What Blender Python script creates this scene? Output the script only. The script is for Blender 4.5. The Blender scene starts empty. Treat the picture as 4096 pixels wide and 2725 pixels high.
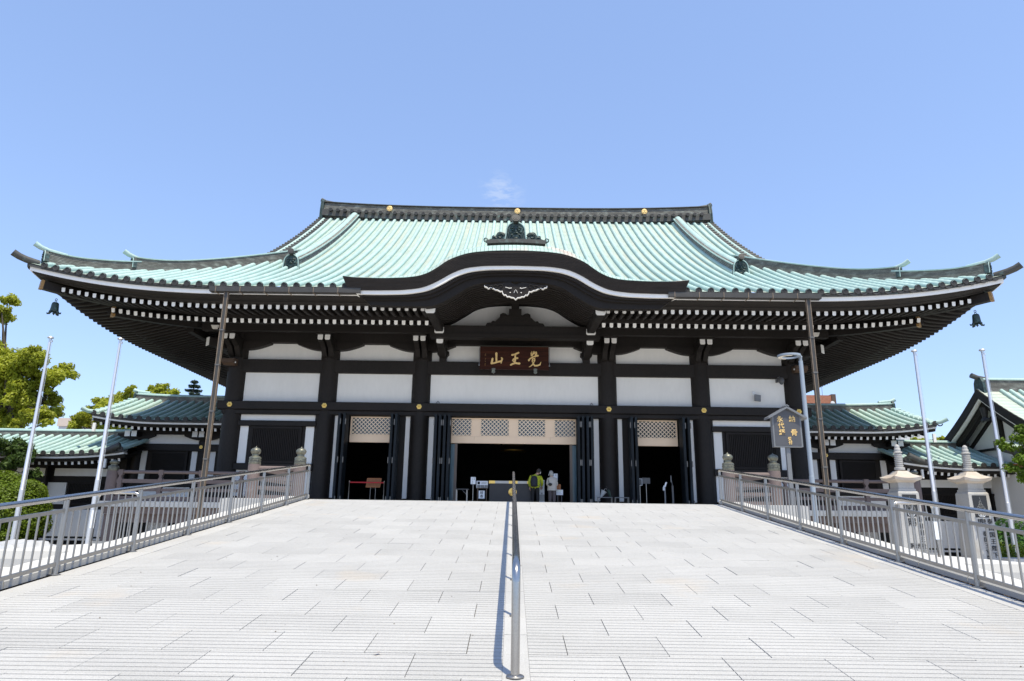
import bpy, bmesh, math, random
import numpy as np
from mathutils import Vector, Matrix
random.seed(7); np.random.seed(7)
SC = bpy.context.scene
COL = SC.collection
PI = math.pi
# ------------------------------------------------------------------ camera
CP, CYW, CR = 0.2542, -0.0026, 0.0134
fw = Vector((math.sin(CYW)*math.cos(CP), math.cos(CYW)*math.cos(CP), math.sin(CP)))
rt = Vector((math.cos(CYW), -math.sin(CYW), 0)); up = rt.cross(fw)
r2 = math.cos(CR)*rt + math.sin(CR)*up; u2 = -math.sin(CR)*rt + math.cos(CR)*up
cam = bpy.data.cameras.new('camera'); cam.lens = 2738/4096*36; cam.sensor_width = 36; cam.clip_end = 3000; cam.clip_start = 0.05
camo = bpy.data.objects.new('camera', cam); COL.objects.link(camo)
m = Matrix.Identity(4)
for i in range(3):
    m[i][0] = r2[i]; m[i][1] = u2[i]; m[i][2] = -fw[i]
m[0][3], m[1][3], m[2][3] = -0.0546, 0.0, -0.40
camo.matrix_world = m; SC.camera = camo
# ------------------------------------------------------------------ sky and sun
SUN = Vector((0.123, -0.240, 0.67)).normalized()
w = bpy.data.worlds.new('World'); SC.world = w; w.use_nodes = True
nt = w.node_tree; nt.nodes.clear()
sky = nt.nodes.new('ShaderNodeTexSky'); sky.sky_type = 'NISHITA'; sky.sun_disc = False
sky.sun_elevation = math.asin(SUN.z); sky.sun_rotation = math.atan2(SUN.x, SUN.y)
sky.altitude = 0; sky.air_density = 1.0; sky.dust_density = 0.4; sky.ozone_density = 4.0
bg = nt.nodes.new('ShaderNodeBackground'); bg.inputs[1].default_value = 0.15
wo = nt.nodes.new('ShaderNodeOutputWorld')
gm = nt.nodes.new('ShaderNodeGamma'); gm.inputs[1].default_value = 0.6
tn = nt.nodes.new('ShaderNodeVectorMath'); tn.operation = 'MULTIPLY'; tn.inputs[1].default_value = (1.04, 1.15, 1.41)
nt.links.new(sky.outputs[0], gm.inputs[0]); nt.links.new(gm.outputs[0], tn.inputs[0]); tc = nt.nodes.new('ShaderNodeTexCoord'); wd = Vector((-0.020, 0.8935, 0.4485)).normalized()
def wmath(op, *a):
    n = nt.nodes.new('ShaderNodeMath'); n.operation = op
    for i, q in enumerate(a):
        if isinstance(q, (int, float)): n.inputs[i].default_value = q
        else: nt.links.new(q, n.inputs[i])
    return n.outputs[0]
wmp = nt.nodes.new('ShaderNodeMapping'); wmp.inputs['Rotation'].default_value = (0, 0.6, 0); wmp.inputs['Scale'].default_value = (9, 9, 26)
wn = nt.nodes.new('ShaderNodeTexNoise'); wn.inputs['Scale'].default_value = 3.2; wn.inputs['Detail'].default_value = 7; wn.inputs['Roughness'].default_value = .62
nt.links.new(tc.outputs['Generated'], wmp.inputs[0]); nt.links.new(wmp.outputs[0], wn.inputs['Vector'])
wl = nt.nodes.new('ShaderNodeTexNoise'); wl.inputs['Scale'].default_value = 1.7; wl.inputs['Detail'].default_value = 3
nt.links.new(tc.outputs['Generated'], wl.inputs['Vector'])
dt = nt.nodes.new('ShaderNodeVectorMath'); dt.operation = 'DISTANCE'; dt.inputs[1].default_value = wd; nt.links.new(tc.outputs['Generated'], dt.inputs[0])
near = wmath('MAXIMUM', wmath('SUBTRACT', 1.0, wmath('MULTIPLY', dt.outputs['Value'], 26.0)), 0.0)
wisp = wmath('MULTIPLY', wmath('MULTIPLY', near, wmath('MAXIMUM', wmath('SUBTRACT', wn.outputs['Fac'], .44), 0.0)), 5.0)
mixw = nt.nodes.new('ShaderNodeMix'); mixw.data_type = 'RGBA'; mixw.inputs[7].default_value = (2.7, 2.9, 3.2, 1)
nt.links.new(wmath('MINIMUM', wmath('MULTIPLY', wisp, .55), 0.28), mixw.inputs[0]); nt.links.new(tn.outputs[0], mixw.inputs[6]); nt.links.new(mixw.outputs[2], bg.inputs[0]); nt.links.new(bg.outputs[0], wo.inputs[0])
sl = bpy.data.lights.new('sun', 'SUN'); sl.energy = 2.75; sl.angle = math.radians(0.53); sl.color = (1.0, 0.925, 0.745)
so = bpy.data.objects.new('sun', sl); COL.objects.link(so)
so.rotation_euler = SUN.to_track_quat('Z', 'Y').to_euler(); so.location = (10, -20, 60)
SC.view_settings.view_transform = 'Standard'; SC.view_settings.look = 'None'
SC.view_settings.exposure = 1.10; SC.view_settings.gamma = 1.0; SC.view_settings.use_curve_mapping = False
# ------------------------------------------------------------------ materials
MATS = {}
def pm(name, col, rough=.6, metal=0, var=.08, vs=2., fine=0., fs=60, rnd=0., bump=0., bs=90, col2=None, c2s=1.5, c2lo=.45, c2hi=.7, stretch=(1,1,1), trans=0, spec=.5):
    M = bpy.data.materials.new(name); M.use_nodes = True; t = M.node_tree; N = t.nodes; L = t.links
    b = N['Principled BSDF']; b.inputs['Roughness'].default_value = rough; b.inputs['Metallic'].default_value = metal
    b.inputs['Specular IOR Level'].default_value = spec
    geo = N.new('ShaderNodeNewGeometry'); mp = N.new('ShaderNodeMapping'); mp.inputs['Scale'].default_value = stretch
    L.new(geo.outputs['Position'], mp.inputs['Vector'])
    def noise(s, d=4):
        n = N.new('ShaderNodeTexNoise'); n.inputs['Scale'].default_value = s; n.inputs['Detail'].default_value = d
        L.new(mp.outputs[0], n.inputs['Vector']); return n.outputs['Fac']
    def ma(op, a, c):
        n = N.new('ShaderNodeMath'); n.operation = op
        for i, q in enumerate((a, c)):
            if isinstance(q, (int, float)): n.inputs[i].default_value = q
            else: L.new(q, n.inputs[i])
        return n.outputs[0]
    f = 1.0
    def addterm(f, src, amp):
        s = ma('MULTIPLY', ma('SUBTRACT', src, .5), 2*amp); return ma('ADD', s, f)
    if var: f = addterm(f, noise(vs), var*1.8)
    if fine: f = addterm(f, noise(fs, 2), fine*1.8)
    if rnd:
        oi = N.new('ShaderNodeObjectInfo'); f = addterm(f, oi.outputs['Random'], rnd)
    rgb = N.new('ShaderNodeRGB'); rgb.outputs[0].default_value = (*col, 1); csock = rgb.outputs[0]
    if col2:
        mx = N.new('ShaderNodeMix'); mx.data_type = 'RGBA'
        mr = N.new('ShaderNodeMapRange'); mr.inputs[1].default_value = c2lo; mr.inputs[2].default_value = c2hi
        L.new(noise(c2s), mr.inputs[0]); L.new(mr.outputs[0], mx.inputs[0])
        L.new(csock, mx.inputs[6]); mx.inputs[7].default_value = (*col2, 1); csock = mx.outputs[2]
    if not isinstance(f, float):
        vm = N.new('ShaderNodeVectorMath'); vm.operation = 'SCALE'; L.new(csock, vm.inputs[0]); L.new(f, vm.inputs['Scale']); csock = vm.outputs[0]
    L.new(csock, b.inputs['Base Color'])
    if bump:
        bn = N.new('ShaderNodeBump'); bn.inputs['Strength'].default_value = bump; bn.inputs['Distance'].default_value = .01
        L.new(noise(bs, 3), bn.inputs['Height']); L.new(bn.outputs[0], b.inputs['Normal'])
    if trans:
        tr = N.new('ShaderNodeBsdfTranslucent'); L.new(csock, tr.inputs[0]); ms = N.new('ShaderNodeMixShader'); ms.inputs[0].default_value = trans
        L.new(b.outputs[0], ms.inputs[1]); L.new(tr.outputs[0], ms.inputs[2]); L.new(ms.outputs[0], N['Material Output'].inputs[0])
    MATS[name] = M; return M
pm('granite', (.405,.395,.378), .75, var=.07, vs=1.3, fine=.20, fs=110, rnd=.055, bump=.25, bs=160, col2=(.47,.40,.32), c2s=.8, c2lo=.63, c2hi=.86)
pm('granite_smooth', (.58,.56,.52), .6, var=.05, vs=1.5, fine=.06, fs=140, rnd=.03)
pm('granite_grey', (.40,.395,.385), .7, var=.07, vs=2, fine=.14, fs=110, rnd=.04, bump=.2)
pm('groove', (.13,.12,.11), .9, var=.15, vs=5)
pm('joint', (.11,.080,.055), .95, var=.2, vs=4)
pm('copper', (.345,.485,.455), .55, var=.11, vs=1.2, fine=.10, fs=9, rnd=.07, col2=(.40,.50,.46), c2s=.9, c2lo=.45, c2hi=.75)
pm('copper_field', (.385,.475,.42), .6, var=.10, vs=2.2, fine=.07, fs=12, stretch=(2.4,.35,.35), col2=(.43,.46,.39), c2s=.6, c2lo=.45, c2hi=.7)
pm('copper_dark', (.055,.053,.048), .6, var=.25, vs=3, fine=.2, fs=30, col2=(.11,.16,.145), c2s=4, c2lo=.55, c2hi=.8)
pm('ridge_tile', (.145,.138,.122), .65, var=.3, vs=5, fine=.3, fs=25, col2=(.26,.275,.24), c2s=5, c2lo=.5, c2hi=.75, stretch=(.5,.5,1))
pm('ridge_seam', (.40,.41,.37), .6, var=.3, vs=4, fine=.25, fs=30)
pm('bronze_green', (.020,.038,.036), .5, metal=.0, var=.3, vs=6, fine=.2, fs=40, col2=(.055,.12,.11), c2s=9, c2lo=.5, c2hi=.8)
pm('disc', (.040,.037,.034), .55, var=.3, vs=8, fine=.2, fs=50, rnd=.2)
pm('shingle', (.36,.50,.45), .65, var=.12, vs=2.5, fine=.08, fs=30, rnd=.08, col2=(.50,.42,.36), c2s=.8, c2lo=.56, c2hi=.72)
pm('band', (.034,.027,.022), .65, spec=.25, var=.25, vs=2, fine=.2, fs=20, stretch=(.5,1,4))
pm('timber', (.0145,.0112,.0095), .62, spec=.3, var=.22, vs=.9, fine=.22, fs=16, rnd=.10, stretch=(1,1,.4))
pm('timber_grey', (.019,.0160,.0145), .65, spec=.18, var=.12, vs=1.5, fine=.1, fs=25)
pm('white', (.80,.785,.76), .75, var=.04, vs=.9, fine=.025, fs=7, rnd=.03, stretch=(1,1,.35))
pm('cream', (.74,.71,.66), .7, var=.04, vs=1)
pm('steel', (.36,.348,.332), .42, metal=1, var=.06, vs=6, fine=.05, fs=90)
pm('steel_tube', (.44,.425,.41), .24, metal=1, var=.05, vs=5, fine=.05, fs=70)
pm('tan', (.92,.69,.48), .5, var=.03, vs=2)
pm('lattice', (.88,.72,.54), .5, var=.03)
pm('glassdark', (.055,.065,.072), .08, var=.0, spec=.6)
pm('gold', (.78,.52,.15), .32, metal=.9, var=.12, vs=30)
pm('gold_leaf', (.80,.55,.22), .5, metal=.25, var=.15, vs=9, col2=(.55,.35,.13), c2s=8, c2lo=.5, c2hi=.8)
pm('door_blue', (.008,.0115,.015), .6, spec=.25, var=.25, vs=2, fine=.25, fs=30, stretch=(1,1,.2), col2=(.012,.021,.030), c2s=3, c2lo=.5, c2hi=.75)
pm('hinge', (.16,.15,.14), .45, metal=.5, var=.2)
pm('concrete_brown', (.150,.112,.102), .75, var=.12, vs=2, fine=.1, fs=40, rnd=.04, col2=(.20,.155,.145), c2s=3, c2lo=.6, c2hi=.8)
pm('bronze_cap', (.15,.145,.115), .42, metal=.55, var=.25, vs=12, fine=.2, fs=60, col2=(.22,.22,.16), c2s=8)
pm('pole_white', (.62,.63,.66), .35, metal=.55, var=.04, vs=2)
pm('lamp_paint', (.28,.325,.38), .45, var=.03)
pm('lens_white', (.85,.80,.72), .4, var=0)
pm('sign_grey', (.075,.075,.082), .45, var=.06, vs=4)
pm('sign_frame', (.16,.165,.175), .4, var=.05)
pm('plaque_wood', (.030,.0085,.0045), .6, spec=.15, var=.3, vs=2.5, fine=.3, fs=14, stretch=(.25,1,3), col2=(.075,.022,.009), c2s=2, c2lo=.5, c2hi=.75)
pm('plaque_side', (.030,.028,.020), .6, var=.1)
pm('dark_floor', (.035,.032,.03), .5, var=.1)
pm('black', (.006,.006,.006), .7, var=0)
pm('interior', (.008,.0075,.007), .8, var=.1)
pm('offer_box', (.026,.024,.026), .5, var=.08)
pm('paper', (.78,.80,.83), .7, var=.02)
pm('ink', (.012,.012,.014), .8, var=0)
pm('red_belt', (.55,.012,.02), .6, var=.05)
pm('orange_wood', (.36,.13,.04), .55, var=.12, vs=6)
pm('brown_wood', (.09,.055,.035), .55, var=.15, vs=6)
pm('jamb', (.20,.155,.125), .5, var=.06)
pm('glass_blue', (.13,.20,.235), .12, var=.03)
pm('granite_pillar', (.39,.38,.365), .75, var=.14, vs=2, fine=.22, fs=90, stretch=(1,1,.4), col2=(.33,.30,.26), c2s=2.2, c2lo=.55, c2hi=.75)
pm('granite_pink', (.47,.395,.325), .75, var=.08, vs=3, fine=.1, fs=120, col2=(.50,.46,.41), c2s=2)
pm('plate_black', (.018,.018,.02), .25, var=.1)
pm('grey_line', (.35,.35,.34), .6, var=.05)
pm('jacket_lime', (.40,.44,.02), .6, var=.08, vs=20)
pm('navy', (.010,.012,.02), .7, var=.1)
pm('trouser_black', (.010,.010,.011), .8, var=.1)
pm('trouser_grey', (.095,.075,.075), .8, var=.1, vs=20)
pm('jacket_beige', (.48,.44,.39), .75, var=.06, vs=12)
pm('skin', (.50,.29,.20), .55, var=.05)
pm('hair_grey', (.34,.33,.31), .6, var=.2, vs=60)
pm('hair_dark', (.03,.025,.022), .6, var=.2, vs=60)
pm('leaf_bright', (.38,.41,.040), .5, var=.35, vs=.7, fine=.2, fs=9, trans=.5, spec=.35)
pm('leaf_mid', (.13,.21,.018), .5, var=.35, vs=.7, fine=.2, fs=9, trans=.4, spec=.35)
pm('leaf_dark', (.06,.10,.02), .5, var=.3, vs=.9, fine=.2, fs=9, trans=.3, spec=.3)
pm('leaf_bush', (.13,.19,.012), .5, var=.3, vs=2, fine=.3, fs=12, trans=.35, spec=.35)
pm('leaf_glossy', (.075,.17,.030), .3, var=.3, vs=3, trans=.35)
pm('leaf_conifer', (.022,.045,.026), .6, var=.3, vs=2, trans=.15)
pm('bark', (.07,.055,.042), .9, var=.25, vs=6, bump=.4, bs=20)
pm('brick_far', (.32,.13,.075), .8, var=.2, vs=5, fine=.25, fs=14)
pm('beige_far', (.55,.46,.40), .8, var=.05)
pm('grey_far', (.55,.55,.56), .8, var=.05)
pm('beige_wall', (.27,.245,.215), .85, var=.06, vs=1.5, fine=.06, fs=60)
pm('ground', (.33,.31,.28), .9, var=.15, vs=.5, fine=.15, fs=20)
pm('pave', (.52,.51,.49), .8, var=.07, vs=.8, fine=.1, fs=60)
pm('soil', (.16,.12,.07), .95, var=.3, vs=3, col2=(.10,.12,.03), c2s=2)
pm('tarp', (.42,.425,.44), .5, var=.04)
pm('umbrella_clear', (.45,.47,.48), .25, var=.1)
pm('umbrella_green', (.008,.035,.022), .5, var=.1)
pm('camera_grey', (.09,.09,.095), .4, var=.1)
pm('gold_brown', (.30,.17,.055), .5, var=.25, vs=15)
pm('pipe', (.045,.042,.038), .5, var=.2, vs=3, fine=.15, fs=20)
pm('pipe_edge', (.20,.15,.105), .55, var=.25, vs=6, fine=.2, fs=30)
pm('black_dim', (.02,.02,.02), .6, var=0)
# ------------------------------------------------------------------ helpers
WM = {}
class MB:
    def __init__(s): s.v = []; s.f = []; s.m = []
    def add(s, V, F, mi=0):
        o = len(s.v); s.v.extend([tuple(p) for p in V]); s.f.extend([tuple(i+o for i in f) for f in F]); s.m.extend([mi]*len(F))
    def box(s, x0, x1, y0, y1, z0, z1, mi=0):
        V = [(x, y, z) for z in (z0, z1) for y in (y0, y1) for x in (x0, x1)]
        s.add(V, [(0,2,3,1),(4,5,7,6),(0,1,5,4),(2,6,7,3),(0,4,6,2),(1,3,7,5)], mi)
    def prism(s, poly, a, b, axis='y', mi=0, mi_front=None):
        def P(p, t): return {'y': (p[0], t, p[1]), 'x': (t, p[0], p[1]), 'z': (p[0], p[1], t)}[axis]
        n = len(poly); V = [P(p, a) for p in poly]+[P(p, b) for p in poly]
        F = [(i, (i+1) % n, n+(i+1) % n, n+i) for i in range(n)]
        s.add(V, F, mi); o = len(s.v)-2*n
        s.f.append(tuple(range(o, o+n))); s.m.append(mi if mi_front is None else mi_front)
        s.f.append(tuple(range(o+2*n-1, o+n-1, -1))); s.m.append(mi)
    def plate(s, top, bot, y0, y1, mi=0):
        n = len(top); V = []
        for y in (y0, y1):
            V += [(p[0], y, p[1]) for p in top] + [(p[0], y, p[1]) for p in bot]
        F = []
        for i in range(n-1):
            F += [(i, i+1, n+i+1, n+i), (2*n+i, 3*n+i, 3*n+i+1, 2*n+i+1), (i, 2*n+i, 2*n+i+1, i+1), (n+i, n+i+1, 3*n+i+1, 3*n+i)]
        F += [(0, n, 3*n, 2*n), (n-1, 3*n-1, 4*n-1, 2*n-1)]
        s.add(V, F, mi)
    def sweep(s, path, prof, mi=0, closed=True, caps=True, mis=None, scale=None, side=None):
        n = len(prof); k = len(path); V = []
        for i, p in enumerate(path):
            a = path[max(i-1, 0)]; b = path[min(i+1, k-1)]
            d = Vector(b)-Vector(a); d.normalize()
            if side is not None: sd = Vector(side)
            else:
                sd = d.cross(Vector((0, 0, 1)))
                if sd.length < 1e-4: sd = Vector((1, 0, 0))
                sd.normalize()
            up_ = sd.cross(d); sc = scale[i] if scale else 1
            for u, h in prof: V.append(tuple(Vector(p)+sd*u*sc+up_*h*sc))
        F = []; MM = []
        for i in range(k-1):
            for j in range(n if closed else n-1):
                j2 = (j+1) % n; F.append((i*n+j, i*n+j2, (i+1)*n+j2, (i+1)*n+j)); MM.append(mis[j] if mis else mi)
        o = len(s.v); s.v.extend(V); s.f.extend([tuple(q+o for q in f) for f in F]); s.m.extend(MM)
        if caps and closed:
            s.f.append(tuple(range(o, o+n))); s.m.append(mi); s.f.append(tuple(range(o+k*n-1, o+(k-1)*n-1, -1))); s.m.append(mi)
    def tube(s, path, r, n=8, mi=0, caps=True):
        rr = r if isinstance(r, (list, tuple)) else [r]*len(path)
        s.sweep(path, [(math.cos(2*PI*i/n), math.sin(2*PI*i/n)) for i in range(n)], mi, True, caps, scale=rr)
    def lathe(s, prof, c=(0, 0, 0), n=16, mi=0, axis='z'):
        V = []
        for r, z in prof:
            for i in range(n):
                a = 2*PI*i/n; x, y = r*math.cos(a), r*math.sin(a)
                V.append({'z': (c[0]+x, c[1]+y, c[2]+z), 'y': (c[0]+x, c[1]+z, c[2]+y), 'x': (c[0]+z, c[1]+x, c[2]+y)}[axis])
        F = [(k*n+i, k*n+(i+1) % n, (k+1)*n+(i+1) % n, (k+1)*n+i) for k in range(len(prof)-1) for i in range(n)]
        s.add(V, F, mi); o = len(s.v)-len(V)
        s.f.append(tuple(range(o, o+n))); s.m.append(mi); s.f.append(tuple(range(o+len(V)-1, o+len(V)-n-1, -1))); s.m.append(mi)
    def sphere(s, c, rx, ry, rz, n=10, k=7, mi=0):
        V = [(c[0], c[1], c[2]+rz)]
        for j in range(1, k):
            t = PI*j/k
            for i in range(n):
                a = 2*PI*i/n; V.append((c[0]+rx*math.sin(t)*math.cos(a), c[1]+ry*math.sin(t)*math.sin(a), c[2]+rz*math.cos(t)))
        V.append((c[0], c[1], c[2]-rz)); e = len(V)-1
        F = [(0, 1+i, 1+(i+1) % n) for i in range(n)]
        for j in range(k-2):
            for i in range(n): F.append((1+j*n+i, 1+(j+1)*n+i, 1+(j+1)*n+(i+1) % n, 1+j*n+(i+1) % n))
        F += [(e, 1+(k-2)*n+(i+1) % n, 1+(k-2)*n+i) for i in range(n)]
        s.add(V, F, mi)
    def disc_y(s, c, r, y, n=16, mi=0):
        V = [(c[0]+r*math.cos(2*PI*i/n), y, c[1]+r*math.sin(2*PI*i/n)) for i in range(n)]; s.add(V, [tuple(range(n))], mi)
    def mesh(s, name, mats, smooth=False, recalc=True):
        me = bpy.data.meshes.new(name); me.from_pydata(s.v, [], s.f)
        for q in ([mats] if isinstance(mats, str) else mats): me.materials.append(MATS[q])
        me.polygons.foreach_set('material_index', s.m)
        if recalc:
            b = bmesh.new(); b.from_mesh(me); bmesh.ops.recalc_face_normals(b, faces=b.faces); b.to_mesh(me); b.free()
        if smooth:
            me.polygons.foreach_set('use_smooth', [True]*len(me.polygons))
            try: me.set_sharp_from_angle(angle=math.radians(38))
            except Exception: pass
        me.update(); return me
    def build(s, name, mats, parent=None, smooth=False, loc=None, **kw): return ob(name, s.mesh(name, mats, smooth), parent, loc, **kw)
def ob(name, me, parent=None, loc=None, rot=None, label=None, cat=None, group=None, kind=None, scale=None):
    o = bpy.data.objects.new(name, me); COL.objects.link(o)
    M = Matrix.Translation(loc or (0, 0, 0))
    if rot: M = M @ (rot if isinstance(rot, Matrix) else Matrix.Rotation(rot, 4, 'Z'))
    if scale: M = M @ Matrix.Diagonal((*scale, 1))
    if parent is not None:
        o.parent = parent; o.matrix_parent_inverse = WM[parent.name].inverted()
    o.matrix_basis = M; WM[o.name] = M
    tag(o, label, cat, group, kind); return o
def tag(o, label=None, cat=None, group=None, kind=None):
    for k, q in (('label', label), ('category', cat), ('group', group), ('kind', kind)):
        if q: o[k] = q
    return o
def thing(name, loc, label, cat, group=None): return ob(name, None, None, loc, label=label, cat=cat, group=group)
def arc(n): return [(math.cos(PI*i/n), math.sin(PI*i/n)) for i in range(n+1)]
def smooth_curve(pts, n):
    xs = np.array([p[0] for p in pts]); zs = np.array([p[1] for p in pts]); t = np.linspace(xs[0], xs[-1], n)
    d = np.gradient(zs, xs); out = []
    for q in t:
        i = min(max(np.searchsorted(xs, q)-1, 0), len(xs)-2); h = xs[i+1]-xs[i]; u = (q-xs[i])/h
        out.append((float(q), float((2*u**3-3*u**2+1)*zs[i]+(u**3-2*u**2+u)*h*d[i]+(-2*u**3+3*u**2)*zs[i+1]+(u**3-u**2)*h*d[i+1])))
    return out
def mirror_curve(neg): return neg + [(-x, z) for x, z in reversed(neg) if x < -1e-6]
def glyphs(text, size, parent, loc, mat, name='character', extr=.004, rot=None, bold=0.0):
    """one mesh of lettering, centred, standing in the XZ plane and facing -Y"""
    cu = bpy.data.curves.new('lettering', 'FONT'); cu.body = text; cu.size = size; cu.extrude = extr; cu.align_x = 'CENTER'; cu.align_y = 'CENTER'; cu.offset = bold; cu.resolution_u = 3
    t = bpy.data.objects.new('lettering', cu); COL.objects.link(t)
    dg = bpy.context.evaluated_depsgraph_get(); me = bpy.data.meshes.new_from_object(t.evaluated_get(dg))
    bpy.data.objects.remove(t); bpy.data.curves.remove(cu)
    me.materials.clear(); me.materials.append(MATS[mat])
    R = Matrix.Rotation(PI/2, 4, 'X')
    if rot: R = rot @ R
    return ob(name, me, parent, loc, R)
def column_text(chars, size, pitch, parent, x, y, ztop, mat, **k):
    for i, ch in enumerate(chars):
        if ch != ' ': glyphs(ch, size, parent, (x, y, ztop-size/2-i*pitch), mat, **k)
def brush(strokes, parent, org, s, mat, y0, thick=.03, name='character'):
    """calligraphy: strokes of (x, z, width) polylines"""
    b = MB()
    for j, st in enumerate(strokes):
        pts = [Vector((p[0], p[1])) for p in st]; L = []; Rr = []
        for i, p in enumerate(pts):
            d = (pts[min(i+1, len(pts)-1)]-pts[max(i-1, 0)]).normalized(); nrm = Vector((-d.y, d.x)); wd = st[i][2]/2
            L.append(p+nrm*wd); Rr.append(p-nrm*wd)
        d0 = (pts[0]-pts[1]).normalized(); d1 = (pts[-1]-pts[-2]).normalized()
        poly = [pts[0]+d0*st[0][2]*.42]+L+[pts[-1]+d1*st[-1][2]*.42]+Rr[::-1]
        b.prism([(org[0]+q.x*s, org[1]+q.y*s) for q in poly], y0-.0007*j, y0+thick, 'y')
    return b.build(name, mat, parent)
# ------------------------------------------------------------------ ground, ramp, terrace
RT = 0.1145
def rz(y): return -2.0 + RT*y
gnd = MB(); gnd.add([(-900, -300, -2.02), (900, -300, -2.02), (900, 1500, -2.02), (-900, 1500, -2.02)], [(0, 1, 2, 3)])
gnd.build('ground', 'ground', kind='structure', label='pale gravelly ground around the temple')
b = MB(); b.box(-34, 34, -6, 34, -2.3, -2.012)
b.build('forecourt_pavement', 'pave', kind='structure', label='pale stone forecourt paving beside the ramp')
b = MB(); b.add([(-40, 14, -2.006), (-17.2, 14, -2.006), (-17.2, 35, -2.006), (-40, 35, -2.006)], [(0, 1, 2, 3)])
b.build('garden_soil', 'soil', kind='structure', label='mossy garden soil beside the forecourt')
ramp = MB()
prof = [(-0.3, -2.03), (17.45, -2.03), (17.45, rz(17.45)-.03), (-0.3, rz(-.3)-.03)]
ramp.prism(prof, -5.30, 5.30, 'x')
ramp_o = ramp.build('ramp', 'joint', kind='structure', label='wide grooved granite ramp rising to the temple terrace')
# --- paving slabs
TH = math.atan(RT); RX = Matrix.Rotation(TH, 4, 'X')
SLABS = {}
def slab_mesh(wd, grooved=True, dp=.507, mat='granite'):
    key = (round(wd, 3), grooved, round(dp, 3), mat)
    if key not in SLABS:
        q = MB(); hy = dp/2; pr = [(-hy, -.05), (-hy, -.004), (-hy+.004, 0)]; gm = []
        if grooved:
            n = 6; p = dp/n
            for i in range(n):
                c = -hy+(i+.5)*p
                pr += [(c-.0085, 0), (c-.006, -.010), (c+.006, -.010), (c+.0085, 0)]
        pr += [(hy-.004, 0), (hy, -.004), (hy, -.05)]
        nP = len(pr); V = [(x, y, z) for x in (-wd/2, wd/2) for y, z in pr]
        for i in range(nP-1):
            dark = pr[i][1] < -.006 and pr[i+1][1] < -.006 and 2 < i < nP-3
            q.add([V[i], V[i+1], V[nP+i+1], V[nP+i]], [(0, 1, 2, 3)], 1 if dark else 0)
        q.add(V[:nP], [tuple(range(nP))]); q.add(V[nP:], [tuple(range(nP))])
        SLABS[key] = q.mesh('paving_slab', [mat, 'groove'])
    return SLABS[key]
pieces = []
ROW = .515
r0 = -9
for r in range(-9, 25):
    yc = 4.97+ROW*(r+.5)
    if yc+.26 > 17.44: break
    typ = r % 2
    for sgn, c0 in ((-1, -.105), (1, .085)):
        j = .375 if typ == 1 else .752
        xs = [abs(c0)-.003]
        while j < 4.80: xs.append(j); j += .755
        if 4.86-xs[-1] < .2: xs.pop()
        xs.append(4.86)
        for a, c in zip(xs[:-1], xs[1:]):
            pieces.append((sgn*(a+c)/2, yc+(.003 if typ else -.003), c-a-.0065, True, ROW-.006, 'granite'))
    for sgn in (-1, 1): pieces.append((sgn*5.003, yc, .284, False, ROW-.006, 'granite'))
    if r % 2 == 0: pieces.append((-.01, yc, .187, False, ROW-.004, 'granite'))
    else: pieces.append((-.01, yc, .187, False, ROW-.004, 'granite'))
def seen(p): return p[1] > 4.35
vis = sorted([p for p in pieces if seen(p)], key=lambda p: p[1])
big = [p for p in vis][:300]; rest = vis[300:] + [p for p in pieces if not seen(p)]
for x, y, wd, g, dp, mt in big:
    tilt = Matrix.Rotation(random.gauss(0, .0012), 4, 'Y')
    ob('paving_slab', slab_mesh(wd, g, dp, mt), ramp_o, (x, y, rz(y)+random.gauss(0, .0012)), RX @ tilt)
q = MB()
for x, y, wd, g, dp, mt in rest:
    me = slab_mesh(wd, g, dp, mt); M = Matrix.Translation((x, y, rz(y))) @ RX
    o = len(q.v); q.v.extend([tuple(M @ v.co) for v in me.vertices]); q.f.extend([tuple(i+o for i in p.vertices) for p in me.polygons]); q.m.extend([p.material_index for p in me.polygons])
q.build('paving_slabs', ['granite', 'groove'], ramp_o, kind='stuff')
# terrace beyond the ramp
b = MB(); b.box(-7.3, 7.3, 17.45, 29.6, -2.03, -.012)
terr = b.build('terrace', 'granite_grey', kind='structure', label='granite terrace between ramp and hall doors')
tm = MB(); tm.box(-.597, .597, -.597, .597, -.05, 0); tme = tm.mesh('terrace_slab', 'granite_smooth')
for i in range(12):
    for k in range(10):
        ob('terrace_slab', tme, terr, (-6.6+1.2*i, 18.06+1.2*k, 0))
kerbm = {}
for sgn in (-1, 1):
    k = MB()
    k.prism([(-.05, 0), (-.05, .06), (-.03, .085), (.03, .085), (.05, .07), (.05, 0)], -.474, .474, 'y')
    kme = k.mesh('kerb_stone', 'granite_grey')
    kb = MB(); path = [(sgn*5.42, -.3, rz(-.3)-.3), (sgn*5.42, 17.45, rz(17.45)-.3)]
    kb.prism([(-.3, -2.03), (17.45, -2.03), (17.45, rz(17.45)+.04), (-.3, rz(-.3)+.04)], sgn*5.305, sgn*5.53, 'x')
    par = kb.build('ramp_side_wall', 'granite_grey', kind='structure', label='sloping granite side wall of the ramp, %s of the centre rail' % ('left' if sgn < 0 else 'right'))
    cm = MB(); cm.prism([(-.15, -.03), (-.15, .05), (-.14, .06), (.14, .06), (.15, .05), (.15, -.03)], -.72, .72, 'y'); cme = cm.mesh('coping_stone', 'granite_smooth')
    for i in range(19):
        y = .2+.955*i; ob('kerb_stone', kme, par, (sgn*5.255, y, rz(y)-.004), RX)
    for i in range(12):
        y = .45+1.45*i; ob('coping_stone', cme, par, (sgn*5.455, y, rz(y)+.035), RX)
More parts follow.
